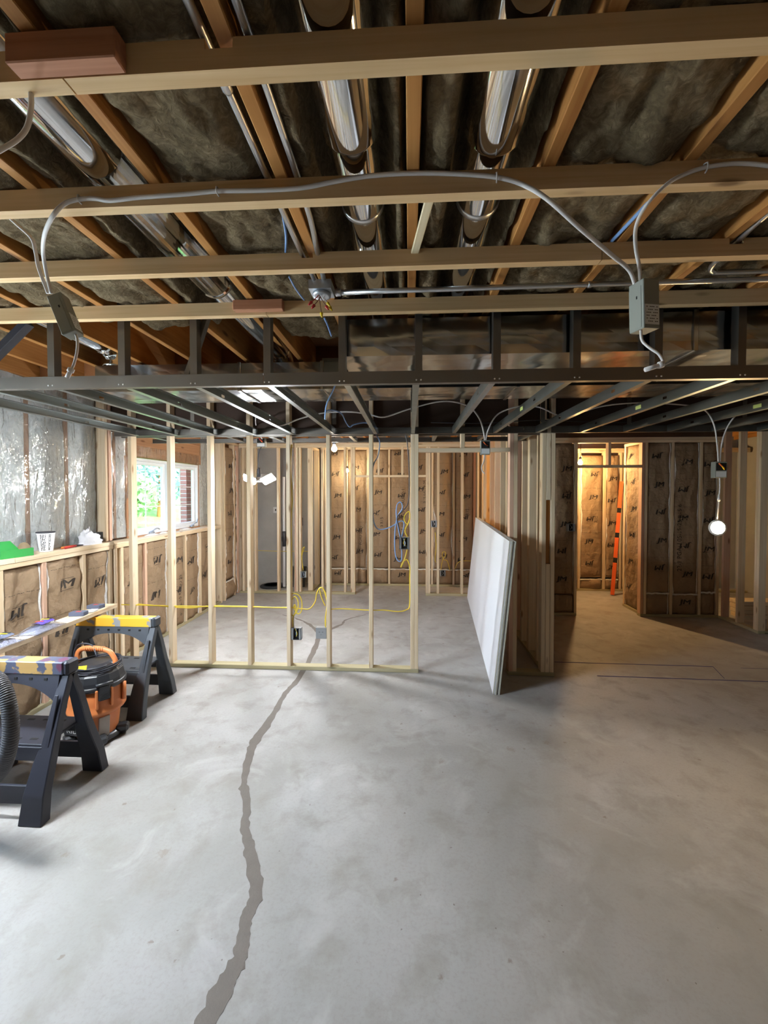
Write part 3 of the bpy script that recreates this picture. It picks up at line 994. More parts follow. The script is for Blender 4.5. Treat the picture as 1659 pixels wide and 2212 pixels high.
# windows
def window(name, label, y0, y1, z0, z1, xw, cranks=True):
    w = structure(name, label, 'window')
    for o_ in (w,):
        o_['label'] = label
    fr = 0.035
    m = (y0 + y1) / 2
    box('frame', (xw - 0.06, y0, z0), (xw + 0.03, y1, z0 + fr), M_VINYL, w)
    box('frame', (xw - 0.06, y0, z1 - fr), (xw + 0.03, y1, z1), M_VINYL, w)
    box('frame', (xw - 0.06, y0, z0 + fr), (xw + 0.03, y0 + fr, z1 - fr), M_VINYL, w)
    box('frame', (xw - 0.06, y1 - fr, z0 + fr), (xw + 0.03, y1, z1 - fr), M_VINYL, w)
    box('mullion', (xw - 0.06, m - 0.05, z0 + fr), (xw + 0.03, m + 0.05, z1 - fr), M_VINYL, w)
    for a, b in ((y0 + fr, m - 0.05), (m + 0.05, y1 - fr)):
        s = 0.04
        for (c, e, f, g) in ((a, b, z0 + fr, z0 + fr + s), (a, b, z1 - fr - s, z1 - fr), (a, a + s, z0 + fr + s, z1 - fr - s), (b - s, b, z0 + fr + s, z1 - fr - s)):
            box('sash', (xw - 0.04, c, f), (xw, e, g), M_VINYL, w)
        a2, b2, c2, d2 = a + s, b - s, z0 + fr + s, z1 - fr - s
        box('pane', (xw - 0.026, a2, c2), (xw - 0.020, b2, d2), M_GLASS, w, bev=0)
        # a fine grid two wide, three high
        yc = a2 + (b2 - a2) * 0.42
        box('muntin', (xw - 0.019, yc - 0.006, c2), (xw - 0.012, yc + 0.006, d2), M_VINYL, w, bev=0.001)
        for q in (1, 2):
            zc = c2 + (d2 - c2) * q / 3
            box('muntin', (xw - 0.0185, a2, zc - 0.006), (xw - 0.0125, b2, zc + 0.006), M_VINYL, w, bev=0.001)
        if cranks:
            yk = a + (b - a) * (0.45 if a < m else 0.72)
            h = lathe('crank_handle', [(0.0, 0), (0.028, 0), (0.026, 0.02), (0.012, 0.03)], M_BOX, w, 10, (xw + 0.05, yk, z0 + fr - 0.034), sy=1.6)
            tube('crank_arm', [(xw + 0.05, yk, z0 + 0.02), (xw + 0.075, yk + 0.03, z0 + 0.055), (xw + 0.075, yk + 0.08, z0 + 0.06), (xw + 0.07, yk + 0.13, z0 + (0.045 if a < m else 0.11))], 0.008, M_BOX, h, 6, 4)
    box('sill', (xw - 0.05, y0 - 0.01, z0 - 0.03), (xw + 0.05, y1 + 0.01, z0 - 0.001), wood('header', 'Y'), w)
    return w


window('window_1', 'white double casement window with grids above the left ledge', 4.72, 6.27, 1.285, 2.195, -3.20)
window('unseen_window', 'added unseen white double casement window in the left wall, for fill daylight', 0.87, 2.29, 1.29, 2.15, -3.26, False)  # window out of view, added to let in fill light

# --- walls behind and to the far right of the camera, and the far foundation wall
bm = bmesh.new()
bm_box(bm, (-3.5, -5.2, 0), (6.2, -5.05, 3.0))
structure('wall_rear', 'plain grey foundation wall behind the camera', 'wall', from_bm('wall_rear', bm), M_WALLC)
bm = bmesh.new()
bm_box(bm, (6.05, -5.05, 0), (6.2, 8.3, 3.0))
structure('wall_right', 'plain grey foundation wall far to the right', 'wall', from_bm('wall_right', bm), M_WALLC)
bm = bmesh.new()
bm_box(bm, (-3.45, 8.31, 0), (6.2, 8.5, 3.0))
wall_back = structure('wall_back', 'far foundation wall with studs and paper-faced insulation', 'wall', from_bm('wall_back', bm), M_WALLC)

# --- front partition of open studs
FY = 4.22
FC = FY + 0.0445
wall_front = structure('wall_front', 'open stud partition with a door opening beside the leaning boards', 'wall')
plate(wall_front, (-3.015, FY, 0.001), (0.094, FY + 0.089, 0.039), True)
plate(wall_front, (0.965, FY + 0.002, 0.001), (1.412, FY + 0.091, 0.039), True)
plate(wall_front, (-3.015, FY, CEIL - 0.04), (1.412, FY + 0.089, CEIL - 0.002))
for i, x in enumerate((-2.852, -2.440, -2.022, -1.614, -1.210, -0.806, -0.379, 0.033)):
    stud(wall_front, x, FC, 0.0395, CEIL - 0.041, kind='pine')
for x, k in ((0.071, 'pine'), (0.992, 'pink'), (1.0305, 'pine'), (1.302, 'pine'), (1.386, 'pine')):
    stud(wall_front, x, FC, 0.0395, CEIL - 0.041, kind=k)
for z0, z1 in ((0.0395, 1.10), (1.72, 2.50)):
    stud(wall_front, 1.343, FC - 0.005, z0, z1, 0.040, 0.085, name='spacer_block')
box('spacer_block', (1.324, FC - 0.02, 1.101), (1.364, FC + 0.04, 1.719), wood('joist', 'Z'), wall_front)
box('header', (0.0905, FY + 0.001, 2.188), (0.9725, FY + 0.088, 2.226), PX, wall_front)
stud(wall_front, 0.522, FC, 2.2265, CEIL - 0.041, name='cripple_stud')

# --- middle partition
MY = 7.40
wall_middle = structure('wall_middle', 'stud partition with a door opening before the far insulated wall', 'wall')
plate(wall_middle, (-3.0, MY, 0.001), (-0.94, MY + 0.089, 0.039), True)
plate(wall_middle, (0.285, MY, 0.001), (1.325, MY + 0.089, 0.039), True)
plate(wall_middle, (-3.0, MY, 2.57), (1.325, MY + 0.089, 2.608))
plate(wall_middle, (-3.0, MY, 2.609), (1.325, MY + 0.089, 2.647))
for x, k in ((-2.93, 'pine'), (-2.715, 'pine'), (-2.305, 'pine'), (-2.005, 'pink'), (-1.966, 'pine'), (-1.915, 'pine'), (-1.518, 'pine'), (-1.118, 'pine'), (-1.0, 'pine'), (-0.961, 'pine'), (0.306, 'pine'), (0.346, 'pine'), (0.498, 'pine'), (0.909, 'pine'), (1.30, 'pine')):
    stud(wall_middle, x, MY + 0.0445, 0.0395, 2.5695, kind=k)
plate(wall_middle, (-0.941, MY, 2.05), (0.286, MY + 0.089, 2.088)).name = 'header'
for x in (-0.53, -0.12):
    stud(wall_middle, x, MY + 0.0445, 2.0885, 2.5695, name='cripple_stud')
# short return wall of the closet, running back to the foundation
box('bottom_plate', (-1.80, MY + 0.09, 0.001), (-1.711, 8.10, 0.039), wood('treated', 'Y'), wall_middle)
box('top_plate', (-1.80, MY + 0.09, 2.57), (-1.711, 8.10, 2.608), PY, wall_middle)
for y in (7.53, 8.04, 8.08):
    stud(wall_middle, -1.7555, y, 0.0395, 2.5695, 0.089, 0.038)

# --- far wall framing and paper-faced batts
BY = 8.13
plate(wall_back, (-1.70, BY, 0.001), (1.325, BY + 0.089, 0.039), True)
plate(wall_back, (-1.70, BY, 2.60), (1.325, BY + 0.089, 2.638))
plate(wall_back, (-1.70, BY, 2.639), (1.325, BY + 0.089, 2.677))
bx = [-1.665, -1.60, -1.19, -0.785, -0.38, 0.03, 0.435, 0.84, 1.225, 1.29]
for i, x in enumerate(bx):
    stud(wall_back, x, BY + 0.0445, 0.0395, 2.5995, kind='red' if x == 1.225 else 'pine')
seed = 31
serials = {34: ('6 R15 05-19-25 PGAU 22-1', 0.25, 0.085), 33: ('3 R15', 0.35, 0.08), 35: ('R15 05-19-25', 0.55, 0.08), 32: ('PGAU 22-21', 0.2, 0.07), 37: ('R15', 0.45, 0.08)}
for a, b in zip(bx[:-1], bx[1:]):
    if b - a < 0.2:
        continue
    kraft(wall_back, (a + 0.021, BY + 0.03, 0.335), (1, 0, 0), (0, -1, 0), b - a - 0.042, 2.26, seed, 0.03, serial=serials.get(seed), edges=(seed % 3 == 0, seed % 2 == 0))
    kraft(wall_back, (a + 0.021, BY + 0.03, 0.042), (1, 0, 0), (0, -1, 0), b - a - 0.042, 0.275, seed + 20, 0.04, edges=(False, False), top_fluff=True)
    seed += 1
# closet: lumps of fibre low on the concrete, pipe work stands in front of it (below)

# --- dividing wall running back from the door opening
wall_divider = structure('wall_divider', 'long open stud wall running back from the door opening', 'wall')
DX = 1.366
box('bottom_plate', (DX - 0.0445, FY + 0.092, 0.001), (DX + 0.0445, 8.12, 0.039), wood('treated', 'Y'), wall_divider)
box('top_plate', (DX - 0.0445, FY + 0.092, CEIL - 0.04), (DX + 0.0445, 8.12, CEIL - 0.002), PY, wall_divider)
y = FY + 0.30
i = 0
while y < 8.0:
    stud(wall_divider, DX, y, 0.0395, CEIL - 0.041, 0.089, 0.038, 'pink' if i == 3 else 'pine')
    if i in (1, 4):
        stud(wall_divider, DX, y + 0.04, 0.0395, CEIL - 0.041, 0.089, 0.038, 'pine')
    y += 0.3 if i < 2 else 0.4
    i += 1
# --- hall wall with the doorway to the far room
HY = 6.33
wall_hall = structure('wall_hall', 'insulated stud wall with the doorway to the warmly lit far room', 'wall')
plate(wall_hall, (1.415, HY, 0.001), (2.425, HY + 0.089, 0.039), True)
plate(wall_hall, (3.32, HY, 0.001), (4.40, HY + 0.089, 0.039), True)
plate(wall_hall, (1.415, HY, 2.50), (4.45, HY + 0.089, 2.538))
plate(wall_hall, (1.415, HY, 2.539), (4.45, HY + 0.089, 2.577))
hx = [1.44, 1.70, 2.065, 2.405, 3.338, 3.383, 3.745, 4.135, 4.38]
for i, x in enumerate(hx):
    stud(wall_hall, x, HY + 0.0445, 0.0395, 2.4995, kind='pink' if i == 4 else 'pine')
plate(wall_hall, (2.425, HY, 2.145), (3.318, HY + 0.089, 2.183)).name = 'header'
stud(wall_hall, 2.87, HY + 0.0445, 2.1835, 2.4995, name='cripple_stud')
seed = 61
for a, b, lo in ((1.70, 2.065, 0.30), (2.065, 2.405, 0.30), (3.383, 3.745, 0.34), (3.745, 4.135, 0.33), (4.135, 4.38, 0.36)):
    kraft(wall_hall, (a + 0.021, HY + 0.03, lo + 0.01), (1, 0, 0), (0, -1, 0), b - a - 0.042, 2.48 - lo, seed, 0.028,
          serial=(('22-1 PGAU 05-19-25 R15 6', 0.15, 0.085) if seed == 64 else (('3 R15', 0.6, 0.085) if seed == 62 else None)), su=0.32 if seed == 64 else 0.8,
          edges=(seed != 63, True))
    kraft(wall_hall, (a + 0.021, HY + 0.03, 0.042), (1, 0, 0), (0, -1, 0), b - a - 0.042, lo - 0.045, seed + 10, 0.035, edges=(False, seed == 63), top_fluff=seed > 62)
    seed += 1
# room side of the hall wall is closed with added board so the far light only leaves by the doorway
box('light_block_board', (1.415, HY + 0.092, 0.04), (2.38, HY + 0.104, CEIL), M_OSB, wall_hall)
box('light_block_board', (3.36, HY + 0.092, 0.04), (4.45, HY + 0.104, CEIL), M_OSB, wall_hall)
box('rim_board', (1.415, HY, 2.5775), (4.45, HY + 0.038, CEIL - 0.001), plain('rim_brown', '#4a3423', 0.8, var=0.2, vscale=8), wall_hall)
# stub wall beside the doorway
box('bottom_plate', (3.36, HY + 0.105, 0.001), (3.449, 6.93, 0.039), wood('treated', 'Y'), wall_hall)
for y in (HY + 0.125, 6.90):
    stud(wall_hall, 3.4045, y, 0.0395, 2.4995, 0.089, 0.038)
box('top_plate', (3.36, HY + 0.105, 2.50), (3.449, 6.93, 2.538), PY, wall_hall)
kraft(wall_hall, (3.385, 6.88, 0.05), (0, -1, 0), (-1, 0, 0), 0.40, 2.44, 81, 0.02, wr=1.6, edges=(True, False))
# --- far room back wall
FRY = 7.93
wall_far = structure('wall_far', 'insulated end wall of the warmly lit far room', 'wall')
plate(wall_far, (1.45, FRY, 0.001), (6.0, FRY + 0.089, 0.039), True)
plate(wall_far, (1.45, FRY, 2.50), (6.0, FRY + 0.089, 2.538))
plate(wall_far, (1.45, FRY, 2.539), (6.0, FRY + 0.089, 2.577))
fx = [1.47, 1.87, 2.27, 2.66, 3.075, 3.515, 3.80, 3.86, 4.27, 4.68]
for x in fx:
    stud(wall_far, x, FRY + 0.0445, 0.0395, 2.4995, w=0.05 if x == 3.515 else 0.038)
seed = 91
for a, b in zip(fx[2:-1], fx[3:]):
    if b - a < 0.2:
        continue
    kraft(wall_far, (a + 0.026, FRY + 0.025, 0.25), (1, 0, 0), (0, -1, 0), b - a - 0.055, 2.20, seed, 0.04, edges=(True, seed % 2 == 0), wr=1.3, serial=(('R15', 0.45, 0.08) if seed == 93 else None))
    kraft(wall_far, (a + 0.026, FRY + 0.025, 0.045), (1, 0, 0), (0, -1, 0), b - a - 0.055, 0.16, seed + 10, 0.05, edges=(False, False), top_fluff=True)
    seed += 1
# --- right return wall of open studs, dark store behind it
wall_return = structure('wall_return', 'short open stud wall returning towards the dark store room', 'wall')
RX = 4.40
box('bottom_plate', (RX, 5.64, 0.001), (RX + 0.089, 6.325, 0.039), wood('treated', 'Y'), wall_return)
box('top_plate', (RX, 5.64, CEIL - 0.04), (RX + 0.089, 6.325, CEIL - 0.002), PY, wall_return)
for y, k in ((6.27, 'pink'), (6.00, 'pine'), (5.70, 'pine'), (5.66, 'pine')):
    stud(wall_return, RX + 0.0445, y, 0.0395, CEIL - 0.041, 0.089, 0.038, k)
plate(wall_return, (RX + 0.09, 5.64, 0.001), (6.04, 5.729, 0.039), True)
for x in (4.60, 4.98, 5.38, 5.78):
    stud(wall_return, x, 5.6845, 0.0395, CEIL - 0.041)
# ---------------------------------------------------------------- overhead: ducts, dropped steel frame, conduit
def ring_prof(y0, y1, r, parts):
    """pipe profile with raised beads at the given stations"""
    pr = [(r - 0.002, y0), (r, y0 + 0.004), (r, y0 + 0.010)]
    for s in parts:
        pr += [(r, s - 0.018), (r, s - 0.012), (r + 0.005, s - 0.006), (r + 0.005, s + 0.006), (r, s + 0.012), (r, s + 0.018)]
    pr += [(r, y1 - 0.010), (r, y1 - 0.004), (r - 0.002, y1)]
    return pr


def round_duct(label, x, z, r_near, r_far, y0, ysplit, y1, beads, elbow=None, group=None):
    d = thing('round_duct', label, 'duct', (x, y0, z), 0, group)
    lathe('pipe', ring_prof(y0, ysplit, r_near, beads), M_DUCT, d, 36, (x, 0, z), 'Y')
    lathe('pipe', ring_prof(ysplit + 0.001, y1, r_far, []), M_DUCT, d, 36, (x, 0, z), 'Y')
    if elbow:
        pts = [(x, y1 + 0.001, z), (x, y1 + 0.05, z), (x, y1 + 0.105, z - 0.03), (x, y1 + 0.13, z - 0.09), (x, y1 + 0.13, elbow)]
        tube('elbow', pts, r_far + 0.004, M_DUCT, d, 24, 3)
    for s in (0.75, 1.55):
        if y0 < s < y1:
            rr = (r_near if s < ysplit else r_far) + 0.0015
            lathe('hanger_strap', [(rr, s), (rr + 0.001, s + 0.002), (rr + 0.001, s + 0.022), (rr, s + 0.024)], M_EMT, d, 30, (x, 0, z), 'Y')
    return d


round_duct('shiny round duct in the joist bay beside the conduit joist', -0.168, 2.846, 0.087, 0.075, -0.7, 1.24, 2.70, [0.62])
round_duct('shiny round duct in the joist bay beside the pale shim', 0.243, 2.846, 0.087, 0.075, -0.7, 1.27, 2.70, [0.60])
round_duct('long shiny round duct turning down into the trunk duct at its end', -0.965, 2.85, 0.083, 0.073, -0.7, 1.30, 3.15, [1.0, 2.1], elbow=2.7232)
round_duct('round duct ending in an elbow between the outermost joists by the left wall', -2.21, 2.87, 0.075, 0.070, 1.4, 2.4, 2.98, [1.8], elbow=2.7232)


def wavy_box(a, b, amp, seed, cell=0.09):
    """sheet-metal box with slightly oil-canned faces"""
    bm_ = bmesh.new()
    bm_box(bm_, a, b)
    d = Vector(b) - Vector(a)
    bmesh.ops.subdivide_edges(bm_, edges=[e for e in bm_.edges if abs((e.verts[0].co - e.verts[1].co).x) > 0.1], cuts=max(2, int(d.x / cell)), use_grid_fill=True)
    bmesh.ops.subdivide_edges(bm_, edges=[e for e in bm_.edges if abs((e.verts[0].co - e.verts[1].co).z) > 0.1], cuts=3, use_grid_fill=True)
    bmesh.ops.subdivide_edges(bm_, edges=[e for e in bm_.edges if abs((e.verts[0].co - e.verts[1].co).y) > 0.1], cuts=5, use_grid_fill=True)
    for v in bm_.verts:
        c = v.co
        n = amp * nz(c.x * 3.1 + seed, c.y * 4 + c.z * 7, seed, 2)
        if abs(c.y - a[1]) < 1e-5 and a[2] + 0.01 < c.z < b[2] - 0.01:
            c.y += n
        elif abs(c.z - a[2]) < 1e-5 and a[1] + 0.01 < c.y < b[1] - 0.01:
            c.z += n
    return from_bm('duct_body', bm_, False)


td = thing('trunk_duct', 'large rectangular steel trunk duct just behind the hanging steel studs', 'duct', (1.9, 2.6, 2.53))
put('duct_body', wavy_box((-0.37, 2.315, 2.53), (4.3, 2.93, 2.727), 0.006, 3), td, None, M_TRUNK)
for x in (1.47, 3.0):
    box('slip_seam', (x - 0.012, 2.306, 2.522), (x + 0.012, 2.94, 2.735), M_TRUNK, td)
td = thing('trunk_duct', 'long rectangular steel trunk duct above the stud partition', 'duct', (0.5, 3.3, 2.53))
put('duct_body', wavy_box((-2.30, 3.03, 2.53), (4.3, 3.44, 2.722), 0.005, 8), td, None, M_TRUNK)
for x in (-1.22, -0.62, 0.75, 2.2):
    box('slip_seam', (x - 0.012, 3.022, 2.522), (x + 0.012, 3.449, 2.729), M_TRUNK, td)
box('top_collar', (-0.62, 3.035, 2.7225), (-0.25, 3.12, 2.75), M_TRUNK, td)

# dropped frame of light steel studs
sf = thing('soffit_frame', 'dropped ceiling frame of grey steel channels hung in front of the partition', 'ceiling frame', (0, 2.235, 2.362))
SB = 2.362


def channel_mesh(L, web, fl, lip=0.006, t=0.0011, holes=()):
    """C-stud lying along Y, web on the -X side, bottom flange at z=0"""
    bm_ = bmesh.new()
    bm_box(bm_, (0, 0, 0), (fl, L, t))
    bm_box(bm_, (0, 0, web - t), (fl, L, web))
    bm_box(bm_, (fl - t, 0, t), (fl, L, lip))
    bm_box(bm_, (fl - t, 0, web - lip), (fl, L, web - t))
    ys = [0.0]
    for h in holes:
        ys += [h - 0.022, h + 0.022]
    ys.append(L)
    for k in range(0, len(ys), 2):
        bm_box(bm_, (0, ys[k], t), (t, ys[k + 1], web - t))
    for h in holes:
        bm_box(bm_, (0, h - 0.022, t), (t, h + 0.022, web * 0.36))
        bm_box(bm_, (0, h - 0.022, web * 0.64), (t, h + 0.022, web - t))
    return from_bm('channel', bm_)


# front and rear edge tracks
for (x0, x1) in ((-3.01, -0.772), (-0.768, 4.6)):
    bm = bmesh.new()
    bm_box(bm, (x0, 2.235, SB), (x1, 2.2365, SB + 0.064))
    bm_box(bm, (x0, 2.2365, SB), (x1, 2.272, SB + 0.0012))
    bm_box(bm, (x0, 2.2365, SB + 0.0628), (x1, 2.272, SB + 0.064))
    put('edge_track', from_bm('edge_track', bm), sf, None, M_STUDD)
for (x0, x1, y) in ((-3.01, 1.10, FY - 0.001), (1.104, 4.36, FY - 0.001)):
    bm = bmesh.new()
    bm_box(bm, (x0, y - 0.0015, SB), (x1, y, SB + 0.064))
    bm_box(bm, (x0, y - 0.036, SB), (x1, y - 0.0015, SB + 0.0012))
    bm_box(bm, (x0, y - 0.036, SB + 0.0628), (x1, y - 0.0015, SB + 0.064))
    put('edge_track', from_bm('edge_track', bm), sf, None, M_STUDD)
ch_len = FY - 0.04 - 2.275
chs = [channel_mesh(ch_len, 0.062, 0.034, holes=(0.35, 1.25)), channel_mesh(ch_len, 0.062, 0.034, holes=(0.55, 1.55))]
M_STK = plain('channel_sticker', '#c9d27a', 0.6)
cx_front = [-2.74, -2.335, -1.935, -1.535, -1.145, -0.745, -0.33, 0.035, 0.43, 0.82, 1.22, 1.63, 2.03, 2.43, 2.83, 3.23, 3.63]
for i, x in enumerate(cx_front):
    c = put('channel', chs[i % 2], sf, T(x - 0.017, 2.274, SB + 0.0014), M_STUDS)
    if x > 0.6 and i % 2 == 1:
        box('sticker', (x - 0.0188, 3.1, SB + 0.02), (x - 0.0172, 3.17, SB + 0.045), M_STK, c, bev=0)
# strip of the frame behind the partition
for y in (4.86,):
    bm = bmesh.new()
    bm_box(bm, (-3.0, y, SB), (1.30, y + 0.0015, SB + 0.05))
    bm_box(bm, (-3.0, y - 0.035, SB), (1.30, y, SB + 0.0012))
    put('edge_track', from_bm('edge_track', bm), sf, None, M_STUDD)
    bm = bmesh.new()
    bm_box(bm, (-3.0, FY + 0.092, SB), (1.30, FY + 0.0935, SB + 0.05))
    bm_box(bm, (-3.0, FY + 0.0935, SB), (1.30, FY + 0.125, SB + 0.0012))
    put('edge_track', from_bm('edge_track', bm), sf, None, M_STUDD)
chb = channel_mesh(0.46, 0.045, 0.034)
for x in (-2.7, -1.9, -1.45, -0.62, 0.25, 0.75, 1.2):
    put('channel', chb, sf, T(x, 4.36, SB + 0.0014), M_STUDS)
# hangers from the joists down to the front track
bm = bmesh.new()
hl = CEIL + 0.10 - SB
bm_box(bm, (-0.019, 0, 0), (0.019, 0.0012, hl))
bm_box(bm, (-0.019, 0.0012, 0), (-0.0178, 0.05, hl))
bm_box(bm, (0.0178, 0.0012, 0), (0.019, 0.05, hl))
hm = from_bm('hanger', bm)
for x in JX:
    if x > 3.7:
        continue
    put('hanger', hm, sf, T(x + 0.038, 2.2405, SB + 0.002), M_STUDD)
for x, y in ((-2.10, 4.05), (-0.66, 3.75), (1.14, 3.75), (1.93, 3.9), (0.03, 3.2), (2.9, 3.9)):
    box('hanger', (x - 0.018, y, SB + 0.03), (x + 0.018, y + 0.002, 2.52 if y > 3 and y < 3.44 else CEIL + 0.1), M_STUDD, sf, bev=0)
beam('brace', (-1.235, 2.30, SB + 0.02), (-1.08, 2.30, CEIL + 0.06), 0.036, 0.03, M_STUDD, sf)
beam('brace', (-2.50, 2.30, SB + 0.05), (-2.13, 2.30, CEIL - 0.01), 0.05, 0.04, M_BLK, sf)
# screws on the track face
for x in JX:
    if -2.6 < x < 2.2:
        for dx in (0.026, 0.05):
            lathe('screw', [(0.0035, 2.2335), (0.0045, 2.2345), (0.0045, 2.2352)], M_EMT, sf, 6, (x + dx, 0, SB + 0.016), 'Y')

# conduits and the ceiling junction box with loose wires
def straps_on(o, pts, r):
    for p in pts:
        lathe('strap_clip', [(r + 0.001, -0.008), (r + 0.0025, -0.007), (r + 0.0025, 0.007), (r + 0.001, 0.008)], M_EMT, o, 12, p, 'X')


cd = tag(tube('conduit', [(-0.438, -0.7, 2.772), (-0.438, 0.6, 2.772), (-0.436, 1.4, 2.766), (-0.430, 1.70, 2.752), (-0.418, 1.90, 2.735)], 0.0105, M_EMT, None, 10, 4), 'thin steel conduit along the wall-side edge of the notched joist', 'conduit')
lathe('coupling', [(0.0125, 0.985), (0.014, 0.99), (0.014, 1.03), (0.0125, 1.035)], M_EMT, cd, 12, (-0.4375, 0, 2.770), 'Y')
tag(tube('conduit', [(-0.342, -0.7, 2.772), (-0.342, 0.6, 2.772), (-0.345, 1.4, 2.766), (-0.365, 1.70, 2.752), (-0.378, 1.90, 2.735)], 0.0105, M_EMT, None, 10, 4), 'thin steel conduit along the duct-side edge of the notched joist', 'conduit')
cd = tag(tube('conduit', [(-0.338, 1.952, 2.705), (0.5, 1.952, 2.709), (1.6, 1.952, 2.712), (4.2, 1.952, 2.715)], 0.0115, M_EMT, None, 10, 2), 'long straight steel conduit crossing between the last two straps', 'conduit')
straps_on(cd, [(0.79, 1.952, 2.7095)], 0.0115)
lathe('connector', [(0.014, -0.336), (0.0165, -0.334), (0.0165, -0.312), (0.014, -0.31)], M_EMT, cd, 10, (0, 1.952, 2.705), 'X')
tag(tube('conduit', [(1.243, -0.7, 2.770), (1.243, 0.6, 2.770), (1.243, 1.5, 2.768), (1.244, 1.72, 2.752), (1.246, 1.82, 2.740), (1.256, 1.885, 2.735), (1.29, 1.918, 2.733), (1.36, 1.925, 2.733), (2.0, 1.925, 2.735), (4.2, 1.925, 2.738)], 0.0105, M_EMT, None, 10, 5), 'bent steel conduit coming over a strap notch to run beside the long straight one', 'conduit')
jb = thing('ceiling_box', 'square ceiling junction box with loose red and yellow connectors', 'junction box', (-0.395, 1.93, 2.68))
bm = bmesh.new()
bm_box(bm, (-0.445, 1.885, 2.695), (-0.345, 1.985, 2.697))
for s in ((-0.445, 1.885, -0.443, 1.985), (-0.347, 1.885, -0.345, 1.985), (-0.443, 1.885, -0.347, 1.887), (-0.443, 1.983, -0.347, 1.985)):
    bm_box(bm, (s[0], s[1], 2.697), (s[2], s[3], 2.735))
bm_box(bm, (-0.443, 1.887, 2.733), (-0.347, 1.983, 2.735))
put('body', from_bm('body', bm), jb, None, M_BOX)
lathe('ring', [(0.030, 2.680), (0.040, 2.680), (0.041, 2.6945), (0.030, 2.6945)], M_BOX, jb, 20, (-0.395, 1.935, 0))
lathe('opening', [(0.0, 2.688), (0.031, 2.688), (0.031, 2.6945), (0.0, 2.6945)], M_HOLE, jb, 20, (-0.395, 1.935, 0))
for i, (dx, dy, L, mt, cm) in enumerate(((-0.012, 0.0, 0.055, M_COPW, M_REDW), (-0.022, -0.01, 0.045, M_REDW, M_REDW), (0.012, -0.005, 0.05, M_WHITE, M_YELW), (0.02, 0.008, 0.062, M_WHITE, M_YELW), (0.0, -0.01, 0.095, M_COPW, M_YELW), (0.004, 0.004, 0.06, M_COPW, M_REDW))):
    x, y = -0.395 + dx, 1.935 + dy
    a = -1 if i in (0, 1) else 1
    e = (x + a * (0.02 if i != 4 else 0.004), y - 0.02, 2.688 - L)
    w = tube('wire', [(x, y, 2.692), (x - a * 0.008, y - 0.01, 2.675), e], 0.002, mt, jb, 5, 4)
    q = (Vector(e) - Vector((x - a * 0.008, y - 0.01, 2.675))).to_track_quat('Z', 'Y').to_matrix().to_4x4()
    lathe('wire_connector', [(0.003, 0.018), (0.0045, 0.012), (0.0075, 0.0), (0.0065, -0.004)], cm, w, 8, M=Matrix.Translation(e) @ q)

# ---------------------------------------------------------------- driver boxes and cables
def driver(label, M, leadpts, conn, wires=False, size=(0.062, 0.062, 0.16)):
    t = put('driver_box', None, None, M)
    tag(t, label, 'junction box')
    sx, sy, sz = size
    bm_ = bmesh.new()
    bm_box(bm_, (-sx / 2, -sy / 2, -sz), (sx / 2, sy / 2, 0), 0.002)
    b_ = put('body', from_bm('body', bm_), t, M, M_DRV)
    bm_ = bmesh.new()
    bm_box(bm_, (-sx / 2 - 0.0012, -sy / 2 + 0.010, -sz + 0.006), (-sx / 2 - 0.0002, sy / 2 - 0.002, -0.02))
    c_ = put('cover', from_bm('cover', bm_), b_, M, M_DRV)
    bm_ = bmesh.new()
    bm_box(bm_, (-sx / 2 - 0.0018, -0.006, -sz * 0.36), (-sx / 2 - 0.0013, -0.001, -sz * 0.30))
    put('slot', from_bm('slot', bm_), t, M, M_HOLE)
    # printed label on the lower front face
    fy = -sy / 2
    bm_ = bmesh.new()
    bm_box(bm_, (-sx / 2 + 0.004, fy - 0.0006, -sz + 0.012), (sx / 2 - 0.003, fy, -sz * 0.52))
    lb = put('rating_label', from_bm('rating_label', bm_), t, M, M_PAPER)
    V, F = [], []
    for k in range(6):
        z = -sz + 0.02 + k * 0.0095
        for s in range(7):
            if (s * 5 + k * 3) % 4 == 0:
                continue
            x0 = -sx / 2 + 0.009 + s * 0.0065
            n = len(V)
            V += [(x0, fy - 0.0009, z), (x0 + 0.0052, fy - 0.0009, z), (x0 + 0.0052, fy - 0.0009, z + 0.0025), (x0, fy - 0.0009, z + 0.0025)]
            F.append((n, n + 1, n + 2, n + 3))
    put('label_print', mesh('label_print', V, F), lb, M, M_INK)
    if leadpts:
        l_ = tube('lead', leadpts, 0.0045, M_WHITE, t, 8, 5)
        if conn:
            tube('plug', conn, 0.0075, M_WHITE, l_, 8, 1)
            lathe('plug_nut', [(0.008, -0.008), (0.011, -0.007), (0.011, 0.007), (0.008, 0.008)], M_WHITE, l_, 8,
                  M=Matrix.Translation(Vector(conn[0])) @ (Vector(conn[1]) - Vector(conn[0])).to_track_quat('Z', 'Y').to_matrix().to_4x4())
    return t


driver('grey driver box with a printed rating label hanging below the straps, lead dangling',
       T(0.781, 1.495, 2.497) @ Matrix.Rotation(R(16), 4, 'Z') @ Matrix.Rotation(R(-2), 4, 'Y'), LEAD_RIGHT, CONN_RIGHT)
driver('grey driver box hanging tilted from two cables near the left wall',
       T(-1.275, 1.50, 2.506) @ Matrix.Rotation(R(-22), 4, 'Y') @ Matrix.Rotation(R(98), 4, 'Z'), LEAD_LEFT, [LEAD_LEFT[-2], tuple(Vector(LEAD_LEFT[-1]) * 1.6 - Vector(LEAD_LEFT[-2]) * 0.6)], size=(0.05, 0.05, 0.15))


def cable(pts, r, mat, label, flat=0.6, smooth=5, name='cable', group=None):
    return tag(tube(name, pts, r, mat, None, 8, smooth, flat), label, 'cable', group)


